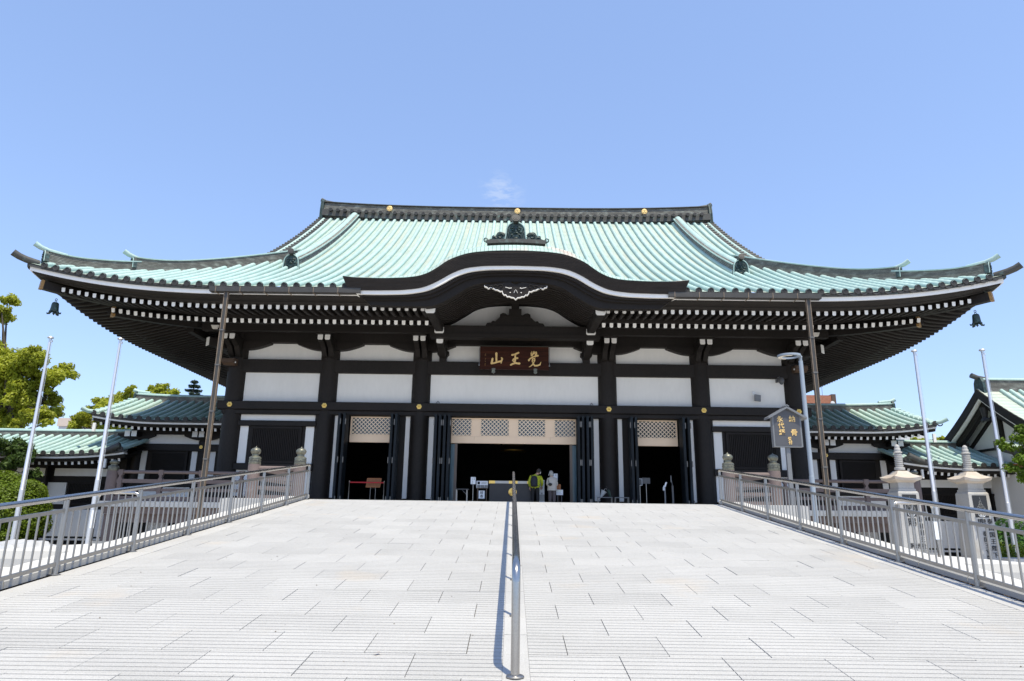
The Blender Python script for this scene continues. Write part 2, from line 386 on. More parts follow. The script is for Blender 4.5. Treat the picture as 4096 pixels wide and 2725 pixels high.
# side landings
for sgn in (-1, 1):
    b = MB(); b.box(sgn*5.62, sgn*8.2, 11.0, 17.4, -2.03, -1.10)
    l = b.build('landing', 'granite_grey', kind='structure', label='raised stone landing beside the ramp, %s of the centre rail' % ('left' if sgn < 0 else 'right'))
    s_ = MB(); s_.box(-.64, .64, -.79, .79, -.05, .12); sm_ = s_.mesh('landing_slab', 'granite_smooth')
    for i in range(2):
        for k in range(4): ob('landing_slab', sm_, l, (sgn*(6.27+1.29*i), 11.8+1.6*k, -1.10))
    for k in range(5):
        st = MB(); st.box(sgn*5.62, sgn*8.2, 11.0-.3*(k+1)+.002, 11.0-.3*k, -2.03, -1.10-.15*k-.12); st.build('step', 'granite_smooth', l)
# ------------------------------------------------------------------ main hall
HALL = thing('temple_hall', (0, 32.75, 0), 'large dark timbered temple hall with sweeping green copper roof', 'temple')
EY, EX, WY = 26.1, 19.85, 32.75
def hs(s): return 8.50+.447*s+.0099*s*s
def lift(sx, sy): return .9*max(0., 1-math.hypot(max(sx, 0), max(sy, 0))/9)**2.5
def roofz(x, y):
    sx = EX-abs(x); sy = min(y-EY, 88-EY-y)
    s = sy if abs(x) <= 13.35 else min(sx, sy)
    return hs(max(s, -.5)) + lift(sx, sy)
# --- roof field (front and back slope, stepped courses) and side slopes
rf = MB()
CS = .30
def course_strip(b, pts_fn, s_max, xs, mi=0):
    n = int(s_max/CS); rows = []
    for k in range(n+1):
        s = min(k*CS, s_max); rows.append((s, .012)); rows.append((min(s+CS, s_max), -.006))
    V = [pts_fn(x, s, dz) for s, dz in rows for x in xs]; w_ = len(xs)
    F = [(i*w_+j, i*w_+j+1, (i+1)*w_+j+1, (i+1)*w_+j) for i in range(len(rows)-1) for j in range(w_-1)]
    b.add(V, F, mi)
def front_pt(x, s, dz):
    lim = EX-s
    if abs(x) < 3.75: s = max(s, 1.45)
    xx = max(-lim, min(lim, x)) if s < EX-13.35 else max(-13.35, min(13.35, x))
    return (xx, EY+s, hs(s)+lift(EX-abs(xx), s)+dz)
xs = list(np.linspace(-EX, EX, 82))
course_strip(rf, front_pt, 17.9, xs)
ROOF = rf.build('roof', ['copper_field'], HALL)
for sgn in (-1, 1):
    sd = MB()
    def side_pt(y, s, dz, sgn=sgn):
        yy = max(EY+s, min(88-EY-s, y)); return (sgn*(EX-s), yy, hs(s)+lift(s, min(yy-EY, 88-EY-yy))+dz)
    course_strip(sd, side_pt, EX-13.35, list(np.linspace(EY, 88-EY, 74)))
    sd.build('side_slope', 'copper_field', ROOF)
    g = MB(); n = 24
    pts = [(EY+6.4+ (17.9-6.4)*i/n, hs(6.4+(17.9-6.4)*i/n)-.05) for i in range(n+1)]
    pts2 = [(88-y, z) for y, z in reversed(pts)]
    g.prism(pts+pts2[1:], sgn*12.5, sgn*12.6, 'x'); g.build('gable_wall', 'timber', ROOF)
bk = MB(); bx = list(np.linspace(-EX, EX, 20))
def back_pt(x, s, dz):
    p = front_pt(x, s, dz); return (p[0], 88-p[1], p[2])
course_strip(bk, back_pt, 17.9, bx); bk.build('back_slope', 'copper_field', ROOF)
# --- tile rolls
RP = .49
ROLLS = {}
def roll_mesh(path_fn, s1, key, s0=0):
    if key in ROLLS: return ROLLS[key]
    b = MB(); n = max(2, int((s1-s0)/.34)); a = [(math.cos(math.radians(q)), .42+math.sin(math.radians(q))) for q in range(-48, 229, 23)]; V = []; k = 0; F = []
    for i in range(n):
        for t, r in ((0, .112), (.94, .104)):
            s = s0+(s1-s0)*(i+t)/n
            p = Vector(path_fn(s)); d = (Vector(path_fn(s+.05))-Vector(path_fn(s-.05))).normalized()
            sd_ = d.cross(Vector((0, 0, 1))).normalized(); u_ = sd_.cross(d)
            for c, q in a: V.append(tuple(p+sd_*c*r+u_*(q*r*1.05)))
            k += 1
    w_ = len(a)
    F = [(i*w_+j, i*w_+j+1, (i+1)*w_+j+1, (i+1)*w_+j) for i in range(k-1) for j in range(w_-1)]
    b.add(V, F); b.f.append(tuple(range((k-1)*w_, k*w_))); b.m.append(0)
    ROLLS[key] = b.mesh('tile_roll', 'copper', True); return ROLLS[key]
# eave tile: round end plus hanging drip
def eave_tile_mesh():
    b = MB(); n = 14
    b.lathe([(.132, -.05), (.132, .0), (.115, .0), (.112, .008), (.085, .008), (.080, 0.0)], (0, 0, .055), n, 0, 'y')
    b.v = [(x, -y if True else y, z) for x, y, z in b.v]
    for i in range(8):
        a = 2*PI*i/8; b.sphere((.052*math.cos(a), -.004, .055+.052*math.sin(a)), .014, .01, .014, 5, 4)
    b.sphere((0, -.004, .055), .022, .012, .022, 6, 4)
    pts = [(.10+.29*i/6, -.02-.085*math.sin(PI*i/6)**.8) for i in range(7)]
    top = [(p[0], p[1]+.055+.03*math.sin(PI*i/6)*0) for i, p in enumerate(pts)]
    b.plate(top, pts, 0.0, .06)
    pts = [(p[0], p[1]) for p in pts]
    return b.mesh('eave_tile', 'disc', False)
ETM = eave_tile_mesh()
nroll = int(EX/RP)
for i in range(-nroll, nroll+1):
    x = i*RP
    if abs(x) > EX-.25: continue
    ax = abs(x)
    if ax < 13.35: s1 = 17.55
    else: s1 = EX-ax-.15
    if ax < 3.8: s0 = 1.5
    elif ax < 6.55: s0 = .7
    else: s0 = 0
    if s1 < .3: continue
    if ax < 10.7:
        me = roll_mesh(lambda s: (0, EY+s, hs(s)), s1, ('c', s0), s0); ob('tile_roll', me, ROOF, (x, 0, 0))
    else:
        me = roll_mesh(lambda s, x=x, ax=ax: (0, EY+s, hs(s)+lift(EX-ax, s)), s1, ('l', round(ax, 3)), s0); ob('tile_roll', me, ROOF, (x, 0, 0))
    if ax > 6.6:
        ob('eave_tile', ETM, ROOF, (x, EY-.03, hs(0)+lift(EX-ax, 0)))
for sgn in (-1, 1):
    for i in range(1, 46):
        y = EY+i*RP
        if y > 46: break
        s1 = min(EX-13.35, y-EY-.15)
        if s1 < .3: continue
        me = roll_mesh(lambda s, y=y, sgn=sgn: (sgn*(EX-s), 0, hs(s)+lift(s, y-EY)), s1, ('s', sgn, i)); ob('tile_roll', me, ROOF, (0, y, 0))
        ob('eave_tile', ETM, ROOF, (sgn*(EX+.03), y, hs(0)+lift(0, y-EY)), Matrix.Rotation(sgn*PI/2, 4, 'Z'))
    # verge: short rolls laid across the gable edge
    vm = MB(); vm.tube([(-.46, 0, .04), (.46, 0, .04)], .105, 10); vme = vm.mesh('verge_tile', 'copper_dark', True)
    s = 6.7
    while s < 17.7:
        ob('verge_tile', vme, ROOF, (sgn*13.22, EY+s, hs(s)+.02)); s += .42
    ve = MB(); ve.sweep([(sgn*13.5, EY+5.9+.5*i, hs(5.9+.5*i)-.02) for i in range(25)], [(-.12, -.30), (-.12, -.07), (.12, -.07), (.12, -.30)])
    ve.build('verge_board', 'copper_dark', ROOF)
# --- ridges
def layered(w0, H, n, tap=0):
    L = []
    for k in range(n):
        z0 = H*k/n; z1 = H*(k+.55)/n; w_ = w0-tap*k/n
        L += [(w_, z0), (w_, z1), (w_-.035, z1), (w_-.035, H*(k+1)/n)]
    L = [(w0-.01, -.28)]+L
    return [(-u, z) for u, z in L][::1] + [(u, z) for u, z in reversed(L)]
def ridge(path, w0, H, n, cap_r, name, parent, tap=.05, mats=('ridge_tile', 'ridge_seam'), cap_mat='copper', cap_lift=0):
    b = MB(); pr = layered(w0, H, n, tap); mis = []
    for j in range(len(pr)):
        a, c = pr[j], pr[(j+1) % len(pr)]
        mis.append(1 if abs(a[1]-c[1]) < 1e-6 and abs(a[0]-c[0]) < .05 and abs(a[0]) > .1 else 0)
    b.sweep(path, pr, 0, mis=mis); o = b.build(name, list(mats), parent)
    c = MB(); cp = [(Vector(p)+Vector((0, 0, H+cap_lift))) for p in path]
    c.sweep(cp, [(-w0-.02, -.03), (-w0-.02, .02)]+[(-cap_r*q[0], .02+cap_r*.8*q[1]) for q in arc(8)]+[(w0+.02, .02), (w0+.02, -.03)])
    c.build('ridge_cap', cap_mat, o, True); return o
def ridge_x(x): return 19.62+.30*(abs(x)/13.3)**3
mp_ = [(x, 44, ridge_x(x)-.05) for x in np.linspace(-13.35, 13.35, 45)]
rd = ridge(mp_, .42, .86, 8, .12, 'main_ridge', ROOF, .10, cap_mat='copper_dark')
b = MB()
for i, x in enumerate(np.arange(-26, 27)*RP):
    b2 = MB(); b2.lathe([(.125, 0), (.125, -.42), (.11, -.42), (.105, -.43), (.08, -.43), (.075, -.42), (.02, -.42), (.018, -.44)], (0, 0, 0), 14, 0, 'y') if i == 0 else None
    if i == 0: rdm = b2.mesh('ridge_disc', 'disc', False)
    ob('ridge_disc', rdm, rd, (x, 43.62, ridge_x(x)+.08))
b = MB(); b.sweep([(p[0], 43.62, p[2]+.0) for p in mp_], [(-.02, -.25), (-.02, .20), (.24, .20), (.24, -.25)]); b.build('ridge_base', 'copper_dark', rd)
def shield(name, parent, loc, wd, ht, rot=None, mats=('bronze_green', 'copper'), th=.16, disc=True, scale=1, face=True):
    """arched ridge-end ornament with a fierce relief face; faces -Y before rotation"""
    b = MB(); out = []
    for i in range(15):
        a = PI*i/14; out.append((-wd/2*math.cos(a)*(1.0), ht*.52+ht*.48*math.sin(a)))
    out = [(-wd*.58, 0)]+[(-wd*.53, ht*.25)]+out+[(wd*.53, ht*.25), (wd*.58, 0)]
    b.prism(out, 0, th, 'y', 0)
    b.tube([(p[0]*.97, -.012, p[1]*.985) for p in out], wd*.035, 6, 1)
    if face:
        f = wd
        for s_ in (-1, 1):
            b.sphere((s_*f*.15, -.01, ht*.56), f*.075, f*.08, f*.06, 8, 6)
            b.tube([(s_*f*.05, -.03, ht*.62), (s_*f*.16, -.05, ht*.68), (s_*f*.30, -.02, ht*.66)], [f*.03, f*.05, f*.02], 6)
            b.sphere((s_*f*.25, -.005, ht*.45), f*.085, f*.08, f*.075, 8, 6)
            b.tube([(s_*f*.10, -.02, ht*.34), (s_*f*.24, -.04, ht*.30), (s_*f*.27, -.02, ht*.17)], [f*.03, f*.04, f*.02], 6)
            b.tube([(s_*f*.38, -.01, ht*.60), (s_*f*.40, -.02, ht*.4), (s_*f*.30, -.01, ht*.08)], [f*.03, f*.04, f*.02], 6)
            b.tube([(s_*f*.10, -.01, ht*.78), (s_*f*.14, -.05, ht*.87), (s_*f*.11, -.02, ht*.95)], [f*.04, f*.03, f*.012], 6)
        b.sphere((0, -.03, ht*.48), f*.08, f*.11, f*.10, 8, 6); b.sphere((0, -.02, ht*.40), f*.15, f*.09, f*.05, 8, 6)
        b.box(-f*.16, f*.16, -.035, .02, ht*.20, ht*.29); b.sphere((0, -.01, ht*.12), f*.14, f*.08, f*.05, 8, 6)
    o = b.build(name, list(mats), parent, False, loc, rot=rot)
    if disc:
        M = WM[o.name]; c = MB(); r = wd*.20
        P0 = M @ Vector((0, th+.35, ht*.92)); P1 = M @ Vector((0, -.20, ht*1.13)); dv = (P1-P0).normalized()
        c.tube([tuple(P0), tuple(P1-dv*.04), tuple(P1-dv*.04), tuple(P1)], [r*.85, r, r*1.06, r*1.06], 16)
        c.tube([tuple(P1), tuple(P1+dv*.012)], [r*.75, r*.7], 16); c.tube([tuple(P1), tuple(P1+dv*.02)], [r*.35, r*.3], 12)
        c.build('ridge_end_roll', 'disc', o)
    return o
for sgn in (-1, 1):
    # main ridge ends
    b = MB(); x0 = sgn*13.32; z0 = ridge_x(13.3)
    out = [(43.40, z0-.55), (43.44, z0+.2), (43.55, z0+.82), (43.75, z0+1.02), (44.25, z0+1.02), (44.45, z0+.82), (44.56, z0+.2), (44.6, z0-.55)]
    b.prism(out, x0, x0+sgn*.16, 'x'); b.tube([(x0+sgn*.17, p[0], p[1]) for p in out], .05, 6)
    o = b.build('ridge_end_plate', 'bronze_green', rd)
    b = MB(); b.tube([(x0-sgn*.5, 44, z0+.90), (x0, 44, z0+.97), (x0+sgn*.32, 44, z0+1.12)], [.10, .13, .15], 12); b.build('ridge_end_roll', 'copper_dark', o)
    # descending ridges
    X = sgn*11.05
    kp = [(X, EY+5.75+(17.1-5.75)*i/22, hs(5.75+(17.1-5.75)*i/22)) for i in range(23)]
    kd = ridge(kp, .30, .52, 6, .20, 'descending_ridge', ROOF, .04)
    shield('ridge_ornament', ROOF, (X, EY+5.5, hs(5.55)-.02), .72, .80)
    # hip ridges: lower stage and upper stage
    def hp(s): return (sgn*(EX-s), EY+s, hs(s)+lift(s, s)+.02)
    lo = [hp(.45+(2.9-.45)*i/14) for i in range(15)]
    lo = [(x, y, z+.13*max(0, 1-i/6)**2) for i, (x, y, z) in enumerate(lo)]
    up_ = [hp(2.75+(8.2-2.75)*i/20) for i in range(21)]
    up2 = [(x, y, z+.16*max(0, 1-i/6)**2+.02) for i, (x, y, z) in enumerate(up_)]
    h1 = ridge(lo, .22, .44, 7, .08, 'hip_ridge', ROOF, .03)
    h2 = ridge(up2, .24, .46, 7, .08, 'hip_ridge', ROOF, .03)
    for (pt, H, wd) in ((lo[0], .52, .46), (up2[0], .52, .46)):
        Rm = Matrix.Rotation(sgn*PI/4, 4, 'Z')
        off = Vector((sgn*.08, -.08, -.05))
        shield('ridge_ornament', ROOF, tuple(Vector(pt)+off), wd, H, Rm, face=True, disc=False)
        b = MB(); p = Vector(pt)+Vector((0, 0, H-.02)); dv = Vector((sgn*.7, -.7, 0))
        b.tube([tuple(p-dv*.7+Vector((0, 0, -.02))), tuple(p), tuple(p+dv*.28+Vector((0, 0, .06))), tuple(p+dv*.50+Vector((0, 0, .17)))], [.06, .09, .105, .115], 12)
        b.build('ridge_end_roll', 'copper', ROOF, True)
    # corner tip tile
    b = MB(); p = Vector(hp(.3)); dv = Vector((sgn*.7, -.7, 0))
    b.tube([tuple(p), tuple(p+dv*.45+Vector((0, 0, .06))), tuple(p+dv*.72+Vector((0, 0, .13))), tuple(p+dv*.95+Vector((0, 0, .24)))], [.14, .14, .14, .145], 12)
    b.build('corner_tile', 'copper_dark', ROOF, True)
# --- eave edge: swept sections round the front and both sides
def eave_sweep(prof, name, mat, parent=ROOF, front=True, skip=0, half=0):
    b = MB(); xs = np.concatenate([np.linspace(-EX, -8, 40), np.linspace(-7.5, 7.5, 8), np.linspace(8, EX, 40)]) if not skip else None
    runs = [xs] if not skip else [np.linspace(-EX, -skip, 44), np.linspace(skip, EX, 44)]
    if half: runs = [runs[0 if half < 0 else 1]]
    n = len(prof)
    for run in runs:
        V = []
        for x in run:
            for d, dz in prof:
                f = (EX-d)/EX if abs(x) > 10 else 1
                xx = x if abs(x) <= 10 else math.copysign(10+(abs(x)-10)*(EX-d-10)/(EX-10), x)
                V.append((xx, EY+d, hs(0)+lift(EX-abs(x), 0)+dz))
        F = [(i*n+j, i*n+(j+1) % n, (i+1)*n+(j+1) % n, (i+1)*n+j) for i in range(len(run)-1) for j in range(n)]
        b.add(V, F)
    for sgn in ((-1, 1) if not half else (half,)):
        V = []; ys = np.concatenate([np.linspace(0, 10, 36), np.linspace(11, 35.8, 12)])
        for y in ys:
            for d, dz in prof:
                yy = y if y > 10 else 10-(10-y)*(10-d)/10
                V.append((sgn*(EX-d), EY+yy, hs(0)+lift(0, min(y, 35.8-y))+dz))
        F = [(i*n+j, i*n+(j+1) % n, (i+1)*n+(j+1) % n, (i+1)*n+j) for i in range(len(ys)-1) for j in range(n)]
        b.add(V, F)
    return b.build(name, mat, parent)
eave_sweep([(.02, -.02), (.02, -.13), (.5, -.13), (.5, -.02)], 'tile_batten', 'copper_dark', skip=3.72)
for hf in (-1, 1): eave_sweep([(.10, -.132), (.10, -.30), (.5, -.30), (.5, -.132)], 'eave_white_trim', 'white', skip=5.9, half=hf)
eave_sweep([(.16, -.302), (.20, -.38), (.30, -.44), (.44, -.48), (.44, -.50), (.9, -.50), (.9, -.302)], 'eave_fascia', 'timber', skip=3.72)
eave_sweep([(.46, -.502), (.50, -.53), (.56, -.556), (.9, -.556), (.9, -.502)], 'eave_lower_fascia', 'timber', skip=3.72)
eave_sweep([(.60, -.555), (2.5, -.35), (2.5, -.31), (.60, -.52)], 'eave_boarding', 'timber', skip=3.72)
eave_sweep([(2.05, -.74), (2.05, -.50), (2.35, -.48), (2.35, -.70)], 'eave_plate', 'timber', skip=3.72)
eave_sweep([(2.1, -.74), (6.9, .59), (6.9, .63), (2.1, -.70)], 'soffit_boarding', 'timber', skip=3.72)
# --- rafters
RF = {}
def rafter(name, tip, back, wd=.145, ht=.19):
    """box from tip to back with a white end at the tip"""
    key = tuple(round(c, 3) for c in (Vector(back)-Vector(tip)))
    if key not in RF:
        b = MB(); t = Vector((0, 0, 0)); e = Vector(back)-Vector(tip); d = e.normalized(); sd_ = d.cross(Vector((0, 0, 1))).normalized(); u_ = sd_.cross(d)
        n = 5; sec = [(-wd/2, ht/2), (wd/2, ht/2), (wd/2, -ht/2+.03), (wd/2-.03, -ht/2), (-wd/2+.03, -ht/2), (-wd/2, -ht/2+.03)]
        V = []
        for i in range(n+1):
            p = t+e*(i/n)-Vector((0, 0, .05*math.sin(PI*i/n)))
            V += [tuple(p+sd_*a+u_*c) for a, c in sec]
        k = 6; F = [(i*k+j, i*k+(j+1) % k, (i+1)*k+(j+1) % k, (i+1)*k+j) for i in range(n) for j in range(k)]
        b.add(V, F); b.f.append(tuple(range(k))); b.m.append(1)
        RF[key] = b.mesh(name, ['timber', 'white'])
    return ob(name, RF[key], HALL, tuple(tip))
RS = .33
for i in range(-60, 60):
    x = (i+.5)*RS; ax = abs(x); sx = EX-ax
    if ax < 3.78: continue
    z0 = 8.62+lift(sx, 0)
    if sx > .95:
        db = min(2.3, sx-.15)
        if db > .75: rafter('flying_rafter', (x, EY+.70, z0-.77), (x, EY+db, z0-.77+.11*(db-.7)), .145, .18)
    if sx > 2.35:
        db = min(6.9, sx-.15)
        rafter('base_rafter', (x, EY+2.12, z0-.96), (x, EY+db, z0-.96+.28*(db-2.12)), .145, .19)
for sgn in (-1, 1):
    for i in range(2, 71):
        y = EY+(i+.5)*RS; sy = y-EY; z0 = 8.62+lift(0, sy)
        db = min(2.3, sy-.15)
        if db > .75: rafter('flying_rafter', (sgn*(EX-.70), y, z0-.77), (sgn*(EX-db), y, z0-.77+.11*(db-.7)), .145, .18)
        if sy > 2.35:
            db = min(6.9, sy-.15)
            rafter('base_rafter', (sgn*(EX-2.12), y, z0-.96), (sgn*(EX-db), y, z0-.96+.28*(db-2.12)), .145, .19)
    # hip rafters
    for d0, zz, H, d1 in ((.42, -.80, .34, 3.4), (2.35, -.98, .40, 7.0)):
        b = MB(); zl = 8.62+.88*(1-d0/9)**2.5; zl2 = 8.62+lift(d1, d1)
        pth = [(sgn*(EX-d0-(d1-d0)*t), EY+d0+(d1-d0)*t, (zl+zz)*(1-t)+(zl2+zz+.22*(d1-d0))*t-.12*math.sin(PI*t)) for t in np.linspace(0, 1, 9)]
        b.sweep(pth, [(-.14, -H/2), (-.14, H/2), (.14, H/2), (.14, -H/2)]); b.build('hip_rafter', 'timber', HALL)
        p0 = Vector(pth[0]); dv = (p0-Vector(pth[1])).normalized()
        c = MB(); c.sweep([tuple(p0-dv*.10), tuple(p0+dv*.012)], [(-.152, -H/2-.012), (-.152, H/2+.012), (.152, H/2+.012), (.152, -H/2-.012)]); c.build('hip_rafter_cap', 'gold_brown', HALL)
# purlin and beams under the eaves
b = MB()
b.box(-14.6, 14.6, 30.75, 31.05, 7.92, 8.28); b.build('eave_purlin', 'timber_grey', HALL)
for sgn in (-1, 1):
    b = MB(); b.box(sgn*15.2, sgn*15.5, 31.2, 56, 7.93, 8.27); b.build('eave_purlin', 'timber_grey', HALL)
# --- wall: columns, beams, panels
cm = MB(); cm.lathe([(.47, 0), (.47, 8.4)], (0, 0, 0), 24); colm = cm.mesh('column', 'timber', True)
CXS = (-13.5, -9, -4.5, 4.5, 9, 13.5)
for x in CXS: ob('column', colm, HALL, (x, WY, 0))
for sgn in (-1, 1):
    for k in range(1, 6): ob('column', colm, HALL, (sgn*13.5, WY+4.5*k, 0))
def beam(x0, x1, y0, y1, z0, z1, name='beam', mat='timber', parent=None): 
    b = MB(); e = .02
    b.prism([(y0, z0+e), (y0+e, z0), (y1, z0), (y1, z1), (y0+e, z1), (y0, z1-e)], x0, x1, 'x'); return b.build(name, mat, parent or HALL)
beam(-14.1, 14.1, 32.22, 32.9, 4.46, 4.85, 'rosette_beam')
beam(-13.9, 13.9, 32.40, 32.95, 6.30, 6.93, 'tie_beam')
beam(-14.3, 14.3, 32.36, 33.1, 7.76, 8.35, 'head_beam')
beam(-13.5, 13.5, 32.52, 33.1, 8.353, 9.6, 'upper_wall_board')
beam(-13.6, 13.6, 32.42, 33.0, -.05, .36, 'sill_beam')
beam(-13.9, 13.9, 32.335, 32.9, 4.25, 4.458, 'lintel_beam')
for sgn in (-1, 1):
    for (z0, z1) in ((4.46, 4.85), (6.30, 6.93), (7.76, 9.4), (-.05, .36), (1.64, 1.95)):
        b = MB(); b.box(sgn*13.05, sgn*13.72, 33.1, 55.4, z0, z1); b.build('beam', 'timber', HALL)
    b = MB(); b.box(sgn*13.2, sgn*13.3, 33.1, 55.4, .36, 9.0); b.build('side_wall_panel', 'white', HALL)
def panel(x0, x1, z0, z1, y=32.62, mat='white', name='wall_panel'):
    b = MB(); b.box(x0, x1, y, y+.12, z0, z1); return b.build(name, mat, HALL)
bays = list(zip(CXS[:-1], CXS[1:]))
for a, c in bays:
    panel(a+.44, c-.44, 4.85, 6.30)
    panel(a+.44, c-.44, 6.93, 7.76, 32.66)
def boat(xc, half, full, drop):
    """boat-shaped bracket under the head beam, cut concave below"""
    pts = [(xc-full, 7.80)]+[(xc-full, 7.78)]+[(xc-full, 7.70)]
    for i in range(9):
        t = i/8; pts.append((xc-full+(full-half)*t, 7.70-drop*math.sin(t*PI/2)))
    for i in range(9):
        t = 1-i/8; pts.append((xc+full-(full-half)*t, 7.70-drop*math.sin(t*PI/2)))
    pts += [(xc+full, 7.70), (xc+full, 7.80)]
    b = MB(); b.prism(pts, 32.30, 32.9, 'y'); b.build('boat_bracket', 'timber', HALL)
for x in CXS: boat(x, .44, 1.62 if abs(x) != 13.5 else 1.62, .30)
# bracket arms with white ends
for x in CXS:
    for dx in (-.17, .17):
        b = MB(); o_ = []
        pts = [(31.18, 7.87), (31.18, 7.64), (31.22, 7.60), (31.40, 7.58), (31.8, 7.40), (32.1, 7.05), (32.32, 6.98), (32.32, 7.87)]
        b.prism(pts, x+dx-.115, x+dx+.115, 'x'); b.build('bracket_arm', 'timber_grey', HALL)
        c = MB(); c.prism([(x+dx-.117, 7.872), (x+dx-.117, 7.67), (x+dx-.085, 7.63), (x+dx+.085, 7.63), (x+dx+.117, 7.67), (x+dx+.117, 7.872)], 31.165, 31.21, 'y'); c.build('bracket_end', 'white', HALL)
    b = MB(); b.box(x-.34, x+.34, 30.95, 31.5, 7.876, 7.918); b.build('bracket_cap', 'timber_grey', HALL)
for sgn in (-1, 1):   # diagonal corner bracket
    b = MB(); p0 = Vector((sgn*13.5, 32.75, 0)); d = Vector((sgn*.707, -.707, 0))
    pth = [tuple(p0+d*t+Vector((0, 0, 7.58))) for t in (0.3, 1.6)]
    b.sweep(pth, [(-.15, -.2), (-.15, .2), (.15, .2), (.15, -.2)]); b.build('bracket_arm', 'timber_grey', HALL)
    c = MB(); c.sweep([tuple(p0+d*1.6+Vector((0, 0, 7.58))), tuple(p0+d*1.63+Vector((0, 0, 7.58)))], [(-.15, -.2), (-.15, .2), (.15, .2), (.15, -.2)]); c.build('bracket_end', 'white', HALL)
    b = MB(); b.prism([(sgn*13.78, 8.12), (sgn*14.12, 8.12), (sgn*14.05, 7.95), (sgn*13.85, 7.95)], 30.60, 30.72, 'y'); b.build('purlin_end', 'cream', HALL)
# rosettes
rm = MB()
for i in range(6):
    a = 2*PI*i/6+PI/6; rm.sphere((.085*math.cos(a), 0, .085*math.sin(a)), .055, .02, .055, 8, 5)
rm.lathe([(.15, 0), (.15, -.01), (.03, -.012)], (0, 0, 0), 6, 0, 'y'); rm.sphere((0, -.02, 0), .045, .045, .045, 8, 6)
rme = rm.mesh('gold_rosette', 'gold', False)
for x in CXS: ob('gold_rosette', rme, HALL, (x, 32.205, 4.67), None, scale=(.85, 1, .85))
# end bays
SLM = {}
def grille(parent, x0, x1, z0, z1, y, n, name='window_grille', mat='timber_grey'):
    b = MB(); f = .10
    b.box(x0, x1, y-.05, y+.08, z1-f, z1); b.box(x0, x1, y-.05, y+.08, z0, z0+f); b.box(x0, x0+f, y-.047, y+.077, z0+f, z1-f); b.box(x1-f, x1, y-.047, y+.077, z0+f, z1-f)
    b.box(x0+f, x1-f, y+.06, y+.09, z0+f, z1-f)
    o = b.build(name, mat, parent); pt = (x1-x0-2*f)/n; key = (round(pt, 3), round(z1-z0, 2))
    if key not in SLM:
        s = MB(); s.box(-pt*.3, pt*.3, -.03, .03, z0+f-z0, z1-f-z0); SLM[key] = s.mesh('slat', mat)
    for i in range(n): ob('slat', SLM[key], o, (x0+f+pt*(i+.5), y+.015, z0))
    return o
for sgn in (-1, 1):
    def xr(a, c): return (min(sgn*a, sgn*c), max(sgn*a, sgn*c))
    panel(*xr(9.5, 13.05), 3.96, 4.25)
    beam(*xr(9.4, 13.1), 32.45, 32.9, 3.70, 3.958)
    panel(*xr(9.50, 9.90), 1.95, 3.70); panel(*xr(12.62, 13.02), 1.95, 3.70)
    b = MB(); a, c = xr(9.9, 12.62); b.box(a, c, 32.60, 32.75, 1.95, 3.70); b.build('window_surround', 'timber', HALL)
    grille(HALL, *xr(10.05, 12.45), 1.96, 3.68, 32.55, 26)
    beam(*xr(9.4, 13.1), 32.45, 32.9, 1.64, 1.948)
    panel(*xr(9.50, 9.95), .45, 1.64); panel(*xr(12.0, 13.0), .45, 1.64)
    b = MB(); a, c = xr(9.95, 12.0); b.box(a, c, 32.60, 32.75, .36, 1.64); b.build('wall_board', 'timber', HALL)
    # side door bay 4.5..9
    panel(*xr(8.28, 8.56), .42, 4.25); panel(*xr(4.92, 5.16), .42, 4.25)
    b = MB(); a, c = xr(7.95, 8.28); b.box(a, c, 32.55, 32.8, .36, 4.25); b.build('door_post', 'timber', HALL)
    b = MB(); a, c = xr(5.16, 5.56); b.box(a, c, 32.55, 32.8, .36, 4.25); b.build('door_post', 'timber', HALL)
    panel(*xr(3.80, 4.08), .42, 4.25)
    b = MB(); a, c = xr(3.55, 3.80); b.box(a, c, 32.55, 32.8, .36, 4.25); b.build('door_post', 'timber', HALL)
# folding doors
def leaf(x, y0, y1, ang=0, hx=1):
    b = MB(); hh = 4.24
    b.box(-.055, .055, y0, y1, .02, hh)
    for z0, z1 in ((.15, 1.3), (1.45, 2.7), (2.85, 4.1)): b.box(-.066, .066, y0+.09, y1-.09, z0, z1)
    o = b.build('door_leaf', 'door_blue', HALL, loc=(x, 0, 0))
    h = MB()
    for z in (.35, 2.1, 3.85): h.box(-.02+hx*.07, .02+hx*.07, y0-.02, y0+.03, z-.13, z+.13)
    h.build('hinge', 'hinge', o, loc=(x, 0, 0))
for sgn in (-1, 1):
    for k, x in enumerate((3.62, 3.42, 3.20, 3.00)): leaf(sgn*x, 31.62, 32.40, 0, 1 if k % 2 else -1)
    for k, x in enumerate((8.10, 7.86)): leaf(sgn*x, 31.62, 32.40, 0, 1)
    for k, x in enumerate((5.66, 5.46)): leaf(sgn*x, 31.62, 32.40, 0, -1)
